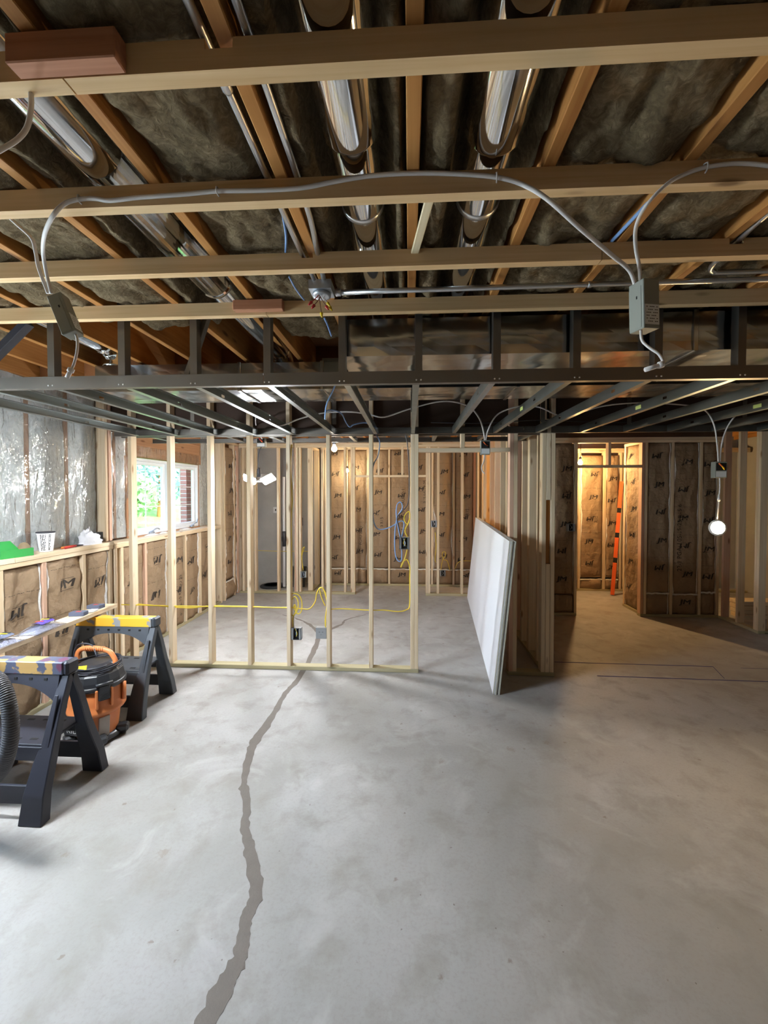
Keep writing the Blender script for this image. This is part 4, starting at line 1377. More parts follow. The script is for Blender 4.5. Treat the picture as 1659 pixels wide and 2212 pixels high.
def staples(o, ys):
    for (x, y, z) in ys:
        tube('staple', [(x - 0.002, y + 0.006, z + 0.012), (x, y - 0.008, z + 0.008), (x, y - 0.008, z - 0.008), (x + 0.002, y + 0.006, z - 0.012)], 0.0022, M_WHITE, o, 5, 2)


c = cable(CABLE_STRAP, 0.0066, M_WHITE, 'white cable stapled along the strap between the two driver boxes', 0.75)
staples(c, [(-1.029, 1.300, 2.713), (-0.587, 1.300, 2.720), (0.255, 1.300, 2.726)])
cable(CABLE_LEFT, 0.0060, M_WHITE, 'white cable coming from the left wall to the tilted driver box', 0.75)
c = cable(CABLE_RIGHT, 0.0066, M_WHITE, 'white cable from the labelled driver box up and along the strap', 0.75)
staples(c, [CABLE_RIGHT[7]])
cable(CABLE_TOP, 0.0060, M_WHITE, 'white cable drooping from the strap with the reddish block', 0.8)
cable(CABLE_SOFFIT_A, 0.0068, M_WHITE, 'white cable looping through the steel frame between the two hanging lamp boxes', 0.75)
cable(CABLE_SOFFIT_B, 0.0068, M_WHITE, 'white cable looping from the door opening box to the warm hanging lamp', 0.75)
cable(CABLE_SOFFIT_C, 0.0060, M_WHITE, 'white cable leaving the warm hanging lamp box over the steel frame', 0.75)
cable(CABLE_BLUE, 0.0070, M_BLUE, 'short run of blue cable beside the conduit joist', 0.7)
cable(CABLE_BLUE_B, 0.0045, M_BLUE, 'thin blue cable slanting down to the last strap', 0.8)
cable(CABLE_BLUE_C, 0.0060, M_BLUE, 'blue cable end hanging below the ceiling junction box', 0.7)
cable(CABLE_BLUE_D, 0.0065, M_BLUE, 'blue cable drooping through the steel frame', 0.7)
cable([(0.83, 1.22, 2.775), (0.80, 1.45, 2.765), (0.775, 1.72, 2.762)], 0.008, M_BLUE, 'blue cable lying along the joist over the labelled driver box', 0.6)
cable([(0.2, 4.0, 2.44), (0.7, 4.03, 2.435), (1.2, 4.05, 2.46), (1.9, 4.1, 2.44), (2.6, 4.1, 2.47), (3.4, 4.1, 2.45)], 0.0045, M_BLK, 'thin dark cable lying on the rear steel track', 0.9)
# ---------------------------------------------------------------- wiring in the partition
cable(YELLOW_RUN, 0.0062, M_YEL, 'yellow cable running through the drilled studs, upper strand', 0.7)
cable([(x, y + 0.014, z - 0.004) for x, y, z in YELLOW_RUN_B], 0.0062, M_YEL, 'yellow cable sagging through the drilled studs, lower strand', 0.7)
cable(YELLOW_LOOP, 0.0055, M_YEL, 'yellow cable coiled above the open outlet box', 0.7)
cable(YELLOW_RISER, 0.0055, M_YEL, 'yellow cable stapled up the stud over the open outlet box', 0.7)
cable([(x, y + 0.02, z) for x, y, z in YELLOW_MID], 0.0055, M_YEL, 'yellow cable arching over to the closed outlet box', 0.7)
cable([(x, y - 0.012, z) for x, y, z in YELLOW_MID_B], 0.0055, M_YEL, 'yellow loop standing above the closed outlet box', 0.7)
cable(YELLOW_RIGHT, 0.0055, M_YEL, 'yellow cable swinging across two bays up to the switch box', 0.7)
cable(YELLOW_UP, 0.0055, M_YEL, 'yellow cable looped above the switch box', 0.7)
cable([(x, y + 0.015, z) for x, y, z in BLUE_LOOP], 0.0055, M_BLUE, 'long blue cable looped around the switch box', 0.7)
cable([(x, y - 0.018, z) for x, y, z in DARK_RISER], 0.0050, M_BLK, 'dark cable running down the stud to the switch box', 0.7)
cable(YELLOW_BACK, 0.006, M_YEL, 'yellow cable hanging under the white-wired box', 0.7)
cable(YELLOW_BACK_B, 0.006, M_YEL, 'yellow loop over the outlet box on the far wall', 0.7)
cable(YELLOW_BACK_C, 0.006, M_YEL, 'yellow cable passing behind the leaning boards', 0.7)
cable(WHITE_BACK, 0.006, M_WHITE, 'short white cable into the box beside the door jamb', 0.7)
cable(YELLOW_CLOSET, 0.006, M_YEL, 'yellow loop over the small box by the closet post', 0.7)
cable([(-2.99, 7.75, 0.72), (-2.4, 7.75, 0.70), (-1.83, 7.7, 0.71)], 0.005, M_YEL, 'yellow cable strung across the closet', 0.8)
cable([(-1.17, 4.262, 0.40), (-1.172, 4.3, 0.9), (-1.168, 4.3, 1.5), (-1.17, 4.3, 2.3)], 0.005, M_WHITE, 'pale cable running up behind the looped yellow ones', 0.8)


def outlet_box(label, c, w=0.095, h=0.095, d=0.055, open_=True, n=(0, -1, 0), wires=(M_YELW, M_BLUE, M_HOLE)):
    ang = math.atan2(-n[0], n[1]) + math.pi
    M = T(*c) @ Matrix.Rotation(ang, 4, 'Z')
    t = put('outlet_box', None, None, M)
    tag(t, label, 'outlet box')
    bm_ = bmesh.new()
    th = 0.002
    bm_box(bm_, (-w / 2, d - th, -h / 2), (w / 2, d, h / 2))
    bm_box(bm_, (-w / 2, 0, -h / 2), (-w / 2 + th, d - th, h / 2))
    bm_box(bm_, (w / 2 - th, 0, -h / 2), (w / 2, d - th, h / 2))
    bm_box(bm_, (-w / 2 + th, 0, -h / 2), (w / 2 - th, d - th, -h / 2 + th))
    bm_box(bm_, (-w / 2 + th, 0, h / 2 - th), (w / 2 - th, d - th, h / 2))
    put('body', from_bm('body', bm_), t, M, M_BOX)
    for s in (-1, 1):
        bm_ = bmesh.new()
        bm_box(bm_, (s * w * 0.36 - 0.008, -0.002, -h / 2 + 0.006), (s * w * 0.36 + 0.008, 0.0, h / 2 - 0.006))
        put('mud_ring', from_bm('mud_ring', bm_), t, M, M_BOX)
    if open_:
        bm_ = bmesh.new()
        bm_box(bm_, (-w * 0.26, d * 0.55, -h * 0.42), (w * 0.26, d * 0.6, h * 0.42))
        put('recess', from_bm('recess', bm_), t, M, M_HOLE)
        for i, m_ in enumerate(wires):
            V, F = tube_geo([(-0.015 + 0.012 * i, d * 0.5, h * 0.4), (0.01 - 0.01 * i, 0.008, 0.0), (-0.005 + 0.012 * i, d * 0.4, -h * 0.25)], 0.0035, 6, 4)
            put('wire', mesh('wire', V, F, True), t, M, m_)
    else:
        bm_ = bmesh.new()
        bm_box(bm_, (-w * 0.5, -0.004, -h * 0.5), (w * 0.5, -0.0022, h * 0.5), 0.0008)
        p_ = put('face_plate', from_bm('face_plate', bm_), t, M, M_BOX)
        for (hx_, hz_) in ((-0.02, 0.012), (-0.012, 0.012), (0.012, 0.012), (0.02, 0.012), (0.0, -0.014)):
            bm_ = bmesh.new()
            bm_box(bm_, (hx_ - 0.002, -0.0047, hz_ - 0.003), (hx_ + 0.002, -0.0041, hz_ + 0.003))
            put('screw_hole', from_bm('screw_hole', bm_), p_, M, M_HOLE)
    return t


outlet_box('open steel outlet box with wires low on the partition stud', (-1.140, 4.235, 0.361), 0.105, 0.12)
outlet_box('closed steel outlet box with a blank plate low on the partition stud', (-0.884, 4.235, 0.375), 0.105, 0.11, open_=False)
outlet_box('steel switch box ringed by blue and yellow loops at the door opening', (-0.047, 4.235, 1.288), 0.105, 0.12, wires=(M_PAPER, M_BLUE, M_YELW))
outlet_box('steel switch box with a white wire on the middle partition', (0.425, 7.39, 1.245), 0.10, 0.115, wires=(M_PAPER, M_WHITE))
outlet_box('steel outlet box low on the far papered wall', (0.632, 8.075, 0.262), 0.105, 0.115, wires=(M_PAPER, M_HOLE))
outlet_box('small steel outlet box by the closet post', (-1.845, 7.34, 0.352), 0.10, 0.105, wires=(M_PAPER, M_BLUE))
outlet_box('steel switch box on the hall stud beside the doorway', (2.325, 6.29, 1.285), 0.115, 0.11, wires=(M_PAPER, M_HOLE))


# ---------------------------------------------------------------- hanging lamps
def lamp_box(t, c, size=0.095, cols=(M_ORAW,), dh=0.14):
    x, y, z = c
    bm_ = bmesh.new()
    w = size / 2
    bm_box(bm_, (x - w, y - 0.025, z - dh / 2), (x + w, y + 0.025, z + dh / 2), 0.002)
    b_ = put('driver_body', from_bm('driver_body', bm_), t, None, M_DRV)
    bm_ = bmesh.new()
    bm_box(bm_, (x - w * 0.85, y - 0.0262, z - dh * 0.05), (x + w * 0.85, y - 0.0252, z + dh * 0.42))
    put('recess', from_bm('recess', bm_), b_, None, M_HOLE)
    for i, m_ in enumerate(cols):
        tube('wire', [(x - 0.02 + 0.012 * i, y - 0.028, z + 0.05 - 0.012 * i), (x, y - 0.036, z + 0.025), (x + 0.02, y - 0.03, z + 0.012 - 0.01 * i)], 0.005, m_, b_, 6, 3)
    bm_ = bmesh.new()
    bm_box(bm_, (x - w * 0.85, y - 0.0258, z - dh * 0.45), (x + w * 0.85, y - 0.0252, z - dh * 0.10))
    put('rating_label', from_bm('rating_label', bm_), b_, None, M_PAPER)
    return b_


E_WARM = emit('warm_lamp_face', (1.0, 0.68, 0.34), WAFER)
E_PANEL = emit('cool_lamp_panel', (0.92, 0.96, 1.0), LED_PANEL)
E_BULB = emit('neutral_bulb', (1.0, 0.90, 0.74), BULB_COOL)
E_BACK = emit('warm_bulb', (1.0, 0.80, 0.52), BULB_BACK)
E_FAR = emit('amber_bulb', (1.0, 0.62, 0.26), BULB_FAR)
E_FILL_SIDE = emit('warm_fill_face', (1.0, 0.70, 0.40), 60)  # glow of the added fill lamp toward the right wall
E_FILL_DOWN = emit('neutral_fill_face', (1.0, 0.93, 0.84), WAFER_FILL)  # glow of the added fill lamp above the camera

# door-opening driver box
t = thing('hanging_driver', 'grey driver box with an orange connector hanging in the door opening', 'junction box', (0.70, 4.0, 2.12))
lamp_box(t, (0.696, 4.0, 2.205), 0.085, (M_ORAW, M_HOLE), 0.13)
tube('lead', [(0.69, 3.99, 2.14), (0.685, 3.99, 2.08), (0.665, 3.99, 2.03), (0.672, 3.99, 1.99), (0.692, 3.985, 1.965)], 0.006, M_WHITE, t, 7, 4)

# warm wafer lamp hanging face-on at the right
t = thing('wafer_lamp', 'glowing round warm wafer lamp hanging from its driver box by a cord', 'lamp', (2.417, 3.5, 1.43))
lamp_box(t, (2.416, 3.5, 1.97), 0.09, (M_ORAW, M_YELW), 0.125)
tube('cord', [(2.416, 3.49, 1.91), (2.419, 3.49, 1.83), (2.414, 3.49, 1.74), (2.412, 3.495, 1.66), (2.413, 3.505, 1.585)], 0.005, M_WHITE, t, 7, 4)
lathe('cord_plug', [(0.004, 1.72), (0.012, 1.735), (0.009, 1.75), (0.005, 1.78)], M_WHITE, t, 8, (2.413, 3.49, 0))
Mw = T(2.417, 3.5, 1.517) @ Matrix.Rotation(R(-8), 4, 'Z') @ Matrix.Rotation(R(88), 4, 'X')
lathe('trim_ring', [(0.048, -0.014), (0.062, -0.012), (0.064, -0.002), (0.050, 0.0)], M_WHITE, t, 32, M=Mw)
lathe('diffuser', [(0.0, -0.010), (0.049, -0.010), (0.049, 0.001), (0.0, 0.0015)], E_WARM, t, 32, M=Mw)

def panel_lamp(label, x, y, z, box_c, em, panels):
    """screw-in work lamp: flat glowing panels hinged round a socket on a cord"""
    t_ = thing('panel_lamp', label, 'lamp', (x, y, z - 0.05))
    lamp_box(t_, box_c, 0.10, (M_REDW, M_ORAW), 0.10)
    tube('cord', [(box_c[0], box_c[1] - 0.01, box_c[2] - 0.05), (x, y - 0.01, (z + 0.13 + box_c[2]) / 2), (x - 0.01, y, z + 0.12)], 0.006, M_BLK, t_, 7, 4)
    lathe('socket', [(0.014, z + 0.125), (0.022, z + 0.105), (0.024, z + 0.055), (0.020, z + 0.02)], M_BLK, t_, 12, (x, y, 0))
    for (dx, dy, dz, ry, rx) in panels:
        Mp = T(x + dx, y + dy, z + dz) @ Matrix.Rotation(R(ry), 4, 'Y') @ Matrix.Rotation(R(rx), 4, 'X')
        bm_ = bmesh.new()
        bm_box(bm_, (-0.075, -0.055, -0.008), (0.075, 0.055, 0.012), 0.006)
        p_ = put('panel', from_bm('panel', bm_), t_, Mp, M_PAPER)
        bm_ = bmesh.new()
        bm_box(bm_, (-0.068, -0.050, -0.022), (0.068, 0.050, -0.0085), 0.005)
        put('diffuser', from_bm('diffuser', bm_), p_, Mp, em)
    return t_


panel_lamp('blazing cool-white lamp with tilted panels hanging behind the partition', -1.695, 4.75, 1.945, (-1.662, 4.75, 2.352), E_PANEL,
           ((-0.105, 0, 0, 22, -38), (0.105, 0, 0, -26, -38), (0.0, 0.11, 0.015, 0, 48)))
E_NEAR = emit('cool_lamp_panel_near', (0.90, 0.95, 1.0), LED_NEAR)
panel_lamp('cool-white panel lamp hanging above the sawhorses beside the camera', -2.40, 2.03, 2.10, (-2.40, 2.03, 2.45), E_NEAR,
           ((-0.105, 0, 0, 25, 0), (0.105, 0, 0, -38, 0), (0.0, 0.11, 0.0, 0, 38)))


def bulb(label, c, em, r=0.032, cord_top=None):
    x, y, z = c
    t_ = thing('hanging_bulb', label, 'lamp', (x, y, z - r))
    lathe('glass_bulb', [(0.0, -r), (r * 0.55, -r * 0.84), (r * 0.92, -r * 0.35), (r, 0.0), (r * 0.9, r * 0.42), (r * 0.6, r * 0.95), (r * 0.42, r * 1.4)], em, t_, 16, (x, y, z))
    lathe('socket', [(r * 0.5, z + r * 1.41), (r * 0.62, z + r * 1.5), (r * 0.62, z + r * 2.6), (r * 0.3, z + r * 2.9)], M_BLK, t_, 12, (x, y, 0))
    if cord_top:
        tube('cord', [(x, y, z + r * 2.8), (x + 0.004, y, (z + cord_top) / 2), (x, y, cord_top)], 0.004, M_BLK, t_, 6, 3)
    return t_


bulb('bright bulb hanging just behind the partition in line with a stud', (-0.968, 5.5, 2.35), E_BULB, 0.036, 2.998)
bulb('small warm bulb hanging before the far papered wall', (-1.136, 7.78, 2.18), E_BACK, 0.030, 2.74)
bulb('amber bulb glowing at the edge of the far doorway', (2.83, 7.29, 2.276), E_FAR, 0.034, 2.74)
# added wafer lamps out of view, filling the near floor and right side
for i, (x, y, lb) in enumerate(((0.5, 0.0, 'added fill wafer lamp facing the floor right above the camera'), (3.4, 2.2, 'added fill wafer lamp facing the floor beyond the warm hanging lamp, toward the right wall'))):
    t = thing('wafer_lamp', lb, 'lamp', (x, y, 2.30))
    lathe('trim_ring', [(0.062, 2.314), (0.080, 2.312), (0.080, 2.302), (0.064, 2.300)], M_WHITE, t, 32, (x, y, 0))
    lathe('diffuser', [(0.0, 2.310), (0.063, 2.310), (0.063, 2.2995), (0.0, 2.299)], (E_FILL_DOWN, E_FILL_SIDE)[i], t, 32, (x, y, 0))
    tube('cord', [(x, y, 2.311), (x + 0.01, y, 2.5), (x, y, 2.69)], 0.005, M_WHITE, t, 6, 3)

# ---------------------------------------------------------------- leaning plasterboard
M_GYP = plain('board_face', '#dfe1e6', 0.6, bump=0.02, bscale=60)
M_GYPE = plain('board_edge', '#b9b7a8', 0.8, var=0.15, vscale=40)
pn = Vector((0.742, 3.80, 0.002)); pf = Vector((0.985, 7.30, 0.002))
du_ = (pf - pn).normalized()
side = Vector((du_.y, -du_.x, 0))       # to the right
lean = (Vector((0, 0, 1)) * 1.345 + side * 0.132).normalized()
nrm = du_.cross(lean).normalized()
if nrm.x < 0:
    nrm = -nrm
for i in range(4):
    L, Hh, th = 3.52, 1.37, 0.0127
    off = nrm * (i * 0.0145) + side * 0.0008 * i
    start = pn + du_ * (0.0 + (0.012, 0.0, 0.02, 0.006)[i]) + lean * (0, 0.004, 0.010, 0.0)[i]
    V = []
    for a in (0, 1):
        for b in (0, 1):
            for c in (0, 1):
                V.append(start + off + du_ * (L * a) + lean * (Hh * b) + nrm * (th * c))
    zmin = min(v.z for v in V)
    V = [v - Vector((0, 0, zmin - 0.0005)) for v in V]
    ctr = sum(V, Vector()) / 8
    V = [v - ctr for v in V]
    F = [(0, 1, 3, 2), (4, 6, 7, 5), (0, 4, 5, 1), (2, 3, 7, 6), (0, 2, 6, 4), (1, 5, 7, 3)]
    me = mesh('plasterboard', V, F)
    bm = bmesh.new(); bm.from_mesh(me)
    bmesh.ops.recalc_face_normals(bm, faces=bm.faces)
    bm.to_mesh(me); bm.free()
    me.materials.append(M_GYP); me.materials.append(M_GYPE)
    for p in me.polygons:
        if abs(p.normal.dot(nrm)) < 0.5:
            p.material_index = 1
    names = ('outermost white plasterboard of the stack leaning in the door opening', 'second white plasterboard of the stack leaning in the door opening', 'third white plasterboard of the stack leaning in the door opening', 'innermost white plasterboard of the stack, against the door studs')
    o = put('plasterboard', me, None, Matrix.Translation(ctr))
    tag(o, names[i], 'plasterboard', 'plasterboards leaning in the door opening')

# ---------------------------------------------------------------- sawhorses
def painted(name, base, worn, thr, scale=9.0, third=None):
    m, nt, b = new_mat(name)
    tc = nt.nodes.new('ShaderNodeTexCoord')
    n = nt.nodes.new('ShaderNodeTexNoise'); n.inputs['Scale'].default_value = scale; n.inputs['Detail'].default_value = 6
    nt.links.new(tc.outputs['Object'], n.inputs['Vector'])
    cr = nt.nodes.new('ShaderNodeValToRGB')
    cr.color_ramp.interpolation = 'LINEAR'
    cr.color_ramp.elements[0].position = thr; cr.color_ramp.elements[0].color = lin(base)
    cr.color_ramp.elements[1].position = thr + 0.02; cr.color_ramp.elements[1].color = lin(worn)
    if third:
        e = cr.color_ramp.elements.new(thr + 0.1); e.color = lin(worn)
        e = cr.color_ramp.elements.new(thr + 0.115); e.color = lin(third)
    nt.links.new(n.outputs[0], cr.inputs[0])
    nt.links.new(cr.outputs[0], b.inputs['Base Color'])
    b.inputs['Roughness'].default_value = 0.5
    return m


M_SAWY = painted('worn_yellow_rail', '#e0ad35', '#8d8f92', 0.57)
M_SAWM = painted('mottled_rail', '#a3834e', '#454a5c', 0.49, 8, '#5a3248')
M_SAWA = plain('sawhorse_navy', '#22242f', 0.5, bump=0.05, bscale=150, var=0.15, vscale=12)
M_SAWB = plain('sawhorse_grey', '#3f444b', 0.5, bump=0.05, bscale=150, var=0.2, vscale=12)
M_SPLAT = plain('paint_splatter', '#cfd3da', 0.6)


def sawhorse(label, x1, yc, H, L, railm, bodym, spread):
    t = thing('sawhorse', label, 'sawhorse', (x1 - L / 2, yc, 0))
    x0 = x1 - L
    bm_ = bmesh.new()
    bm_box(bm_, (x0, yc - 0.045, H - 0.075), (x1 - 0.03, yc + 0.045, H), 0.005)
    put('top_rail', from_bm('top_rail', bm_), t, None, railm)
    for xe in (x0 - 0.004, x1 - 0.03):
        bm_ = bmesh.new()
        bm_box(bm_, (xe, yc - 0.047, H - 0.078), (xe + 0.034, yc + 0.047, H + 0.004), 0.012)
        put('end_cap', from_bm('end_cap', bm_), t, None, bodym)
    # legs: bent, flared boards at both ends
    prof = [(0.99, 0.030, 0.058, 0.046), (0.80, 0.085, 0.062, 0.050), (0.52, 0.150, 0.075, 0.054), (0.40, 0.182, 0.100, 0.060), (0.20, spread * 0.90, 0.120, 0.062), (0.0, spread, 0.135, 0.064)]
    Hl = H - 0.07
    for xe, sx in ((x1, -1), (x0, 1)):
        for sy in (-1, 1):
            V, F = [], []
            for (fz, oy, wx, wy) in prof:
                z = Hl * fz
                y = yc + sy * (oy - wy * 0.5 if fz > 0 else oy - wy * 0.5)
                xo = xe + (0.0 if fz > 0.5 else 0.02 * (0.5 - fz) * 2) * (-sx)
                xa, xb = xo, xo + sx * wx
                V += [(xa, y - wy / 2, z), (xb, y - wy / 2, z), (xb, y + wy / 2, z), (xa, y + wy / 2, z)]
            for k in range(len(prof) - 1):
                for q in range(4):
                    a, b = k * 4 + q, k * 4 + (q + 1) % 4
                    F.append((a, b, b + 4, a + 4))
            F.append((3, 2, 1, 0)); n = (len(prof) - 1) * 4; F.append((n, n + 1, n + 2, n + 3))
            me = mesh('leg', V, F)
            bm_ = bmesh.new(); bm_.from_mesh(me)
            bmesh.ops.recalc_face_normals(bm_, faces=bm_.faces)
            bmesh.ops.bevel(bm_, geom=[e for e in bm_.edges], offset=0.005, segments=1, affect='EDGES')
            bm_.to_mesh(me); bm_.free()
            lg = put('leg', me, t, None, bodym)
            # raised rib up the outer face of each leg
            rv = [Vector((xe + sx * 0.030, yc + sy * (prof[1][1]), Hl * 0.86)), Vector((xe + sx * 0.036, yc + sy * (prof[2][1] + 0.002), Hl * 0.50))]
            beam('rib', rv[0], rv[1], 0.022, 0.008, bodym, lg)
    # arched apron under the rail, both faces
    for sy in (-1, 1):
        V, F = [], []
        n = 18
        for i in range(n + 1):
            f = i / n
            x = x0 + 0.05 + (L - 0.10) * f
            arch = 0.055 + 0.10 * abs(2 * f - 1) ** 2.4
            yb = yc + sy * 0.040
            yb2 = yc + sy * (0.040 + arch * 0.22)
            V += [(x, yb, Hl), (x, yb2, Hl - arch), (x, yb2 - sy * 0.012, Hl - arch), (x, yb - sy * 0.012, Hl)]
        for i in range(n):
            for q in range(4):
                a, b = i * 4 + q, i * 4 + (q + 1) % 4
                F.append((a, b, b + 4, a + 4) if sy > 0 else (a, a + 4, b + 4, b))
        F.append((0, 1, 2, 3)); F.append((4 * n + 3, 4 * n + 2, 4 * n + 1, 4 * n))
        ap = put('apron', mesh('apron', V, F), t, None, bodym)
        for k in range(6):
            x = x0 + L * (0.18 + 0.64 * k / 5)
            bm_ = bmesh.new()
            ys = yc + sy * 0.0475
            bm_box(bm_, (x - 0.009, min(ys - sy * 0.004, ys + sy * 0.002), Hl - 0.036), (x + 0.009, max(ys - sy * 0.004, ys + sy * 0.002), Hl - 0.022))
            put('slot', from_bm('slot', bm_), ap, None, M_HOLE)
    # tool shelf with a downturned edge and slots
    zs = Hl * 0.50
    bm_ = bmesh.new()
    bm_box(bm_, (x0 + 0.06, yc - 0.150, zs), (x1 - 0.06, yc + 0.150, zs + 0.016), 0.003)
    bm_box(bm_, (x0 + 0.06, yc - 0.158, zs - 0.075), (x1 - 0.06, yc - 0.140, zs + 0.004), 0.003)
    bm_box(bm_, (x0 + 0.06, yc + 0.140, zs - 0.075), (x1 - 0.06, yc + 0.158, zs + 0.004), 0.003)
    sh = put('shelf', from_bm('shelf', bm_), t, None, bodym)
    for k in range(5):
        x = x0 + L * (0.22 + 0.56 * k / 4)
        for sy in (-1, 1):
            box('slot', (x - 0.022, yc + sy * 0.10 - 0.008, zs + 0.0163), (x + 0.022, yc + sy * 0.10 + 0.008, zs + 0.0175), M_HOLE, sh, bev=0)
    # lower cross panel near the floor
    for sy in (-1, 1):
        box('cross_panel', (x0 + 0.08, yc + sy * (spread - 0.055) - 0.008, Hl * 0.12), (x1 - 0.09, yc + sy * (spread - 0.055) + 0.008, Hl * 0.26), bodym, t)
    return t


s1 = sawhorse('navy plastic sawhorse with mottled rail standing before the vacuum', -1.985, 2.40, 0.805, 0.72, M_SAWM, M_SAWA, 0.262)
s2 = sawhorse('grey plastic sawhorse with worn yellow rail standing behind the vacuum', -2.105, 3.45, 0.748, 0.70, M_SAWY, M_SAWB, 0.255)
for i, (x, y, z) in enumerate(((-2.015, 2.10, 0.28), (-2.02, 2.22, 0.50), (-2.03, 2.16, 0.36), (-2.0, 2.12, 0.18))):
    pass

# plank across the sawhorses, with small things on it
pk = wood('pine', 'Z')
pa, pb = Vector((-2.50, 1.95, 0.847)), Vector((-2.72, 3.72, 0.764))
plank = tag(beam('plank', pa, pb, 0.14, 0.034, pk, None), 'pine plank laid sloping across both sawhorses', 'plank')
pd = (pb - pa).normalized()
pr_ = Vector((pd.y, -pd.x, 0)).normalized()
pu = pr_.cross(pd).normalized()
if pu.z < 0:
    pu = -pu


def plank_at(s, side_, up_=0.0):
    return pa + pd * s + pr_ * side_ + pu * (0.0176 + up_)


def plank_frame(s, side_, rz=0.0, up_=0.0):
    p = plank_at(s, side_, up_)
    M = Matrix((pr_, pd, pu)).transposed().to_4x4()
    return Matrix.Translation(p) @ M @ Matrix.Rotation(rz, 4, 'Z')


M_SPONGE = plain('sanding_block', '#5f667a', 0.9, bump=0.5, bscale=250)
M_REDL = plain('red_print', '#c4473c', 0.7)
for i, (s, sd, rz, lb) in enumerate(((1.34, 0.005, 0.12, 'blue-grey sanding block with red print lying on a white pad'), (1.60, -0.012, -0.05, 'blue-grey sanding block with red print at the end of the plank'))):
    M = plank_frame(s, sd, rz, 0.0002)
    t = put('sanding_block', None, None, M)
    tag(t, lb, 'sanding block', 'sanding blocks on the plank')
    bm = bmesh.new(); bm_box(bm, (-0.055, -0.04, 0), (0.055, 0.04, 0.032), 0.003)
    put('block', from_bm('block', bm), t, M, M_SPONGE)
    bm = bmesh.new(); bm_box(bm, (-0.015, -0.02, 0.0321), (0.02, 0.012, 0.0328))
    put('print', from_bm('print', bm), t, M, M_REDL)
M = plank_frame(1.47, 0.035, 0.1, 0.0002)
bm = bmesh.new(); bm_box(bm, (-0.03, -0.045, 0), (0.03, 0.045, 0.014), 0.004)
tag(put('white_pad', from_bm('white_pad', bm), None, M, M_PAPER), 'small white pad between the two sanding blocks', 'pad')

M_BAG = clear_mat('clear_bag', (0.90, 0.92, 0.98), 0.12, 0.10, bump=0.8, bscale=60)
M_PURP = plain('purple_print', '#5a4bb5', 0.5)
M_SILV = plain('silver_contents', '#b9bccb', 0.35, metal=0.5, bump=0.6, bscale=180)
for i, (s, sd, L, lb) in enumerate(((0.92, 0.01, 0.34, 'crumpled clear plastic bag with a purple label and silver contents on the plank'), (0.55, 0.0, 0.30, 'clear plastic bag with a dark striped label lying toward the plank end near the hose'))):
    M = plank_frame(s, sd, 0.08 * (1 - 2 * i), 0.0005)
    t = put('plastic_bag', None, None, M)
    tag(t, lb, 'plastic bag', 'plastic bags on the plank')

    def pillow(w, l, h, seed_, nx_=14, ny_=20, z_off=0.0):
        V, F = [], []
        for sgn_ in (1, 0):
            for j in range(ny_ + 1):
                for k in range(nx_ + 1):
                    u, v = k / nx_, j / ny_
                    e = (max(0, math.sin(math.pi * u)) * max(0, math.sin(math.pi * v))) ** 0.5
                    z = z_off + (h * e * (0.75 + 0.5 * nz(u * 4, v * 5, seed_, 3)) if sgn_ else 0.0)
                    V.append(((u - 0.5) * w * (1 + 0.05 * nz(v * 6, seed_, 1)), (v - 0.5) * l, max(z, z_off)))
        n = (nx_ + 1) * (ny_ + 1)
        for j in range(ny_):
            for k in range(nx_):
                a = j * (nx_ + 1) + k
                F.append((a, a + 1, a + nx_ + 2, a + nx_ + 1))
                F.append((n + a, n + a + nx_ + 1, n + a + nx_ + 2, n + a + 1))
        return mesh('bag', V, F, True)
    put('contents', pillow(0.12, L * 0.8, 0.040, 5 + i, z_off=0.0008), t, M, M_SILV)
    put('film', pillow(0.16, L, 0.060, 9 + i), t, M, M_BAG)
    lw, ll = 0.075, 0.15
    V, F = [], []
    for j in range(7):
        for k in range(5):
            x, y = (k / 4 - 0.5) * lw, (j / 6 - 0.5) * ll + 0.02
            V.append((x, y, 0.058 + 0.005 * nz(x * 20, y * 20, i) - 8 * x * x))
    for j in range(6):
        for k in range(4):
            a = j * 5 + k
            F.append((a, a + 1, a + 6, a + 5))
    lbm = put('bag_label', mesh('bag_label', V, F, True), t, M, M_PURP if i == 0 else M_SPONGE)
    for q, (m_, ya) in enumerate(((M_HOLE, 0.06), (M_YELW, 0.035), (M_REDL if i == 0 else M_HOLE, -0.03))):
        bm = bmesh.new(); bm_box(bm, (-0.028, ya + 0.01, 0.0605), (0.024, ya + 0.024, 0.0625))
        put('label_band', from_bm('label_band', bm), lbm, M, m_)

# ---------------------------------------------------------------- wet/dry vacuum
M_ORG = plain('vacuum_orange', '#cc7a46', 0.42, var=0.08, vscale=7)
M_VBK = plain('vacuum_black', '#2b2d31', 0.38, bump=0.03, bscale=200)
M_VGR = plain('vacuum_label', '#b3aba3', 0.6)
VX, VY = -2.285, 2.98
vac = thing('shop_vacuum', 'orange and black wet-dry vacuum standing between the sawhorses', 'vacuum', (VX, VY, 0))
lathe('drum', [(0.118, 0.035), (0.128, 0.045), (0.137, 0.12), (0.147, 0.205), (0.150, 0.215), (0.176, 0.222), (0.182, 0.232), (0.182, 0.250), (0.174, 0.262), (0.172, 0.30), (0.172, 0.395), (0.166, 0.40)], M_ORG, vac, 28, (VX, VY, 0), sx=1.0, sy=1.05)
lathe('rim', [(0.172, 0.396), (0.184, 0.400), (0.186, 0.425), (0.178, 0.432)], M_VBK, vac, 28, (VX, VY, 0), sx=1.0, sy=1.05)
lathe('lid', [(0.178, 0.428), (0.176, 0.455), (0.165, 0.500), (0.140, 0.530), (0.112, 0.552), (0.085, 0.560), (0.0, 0.562)], M_VBK, vac, 14, (VX, VY, 0), sx=1.0, sy=1.05, smooth=False)
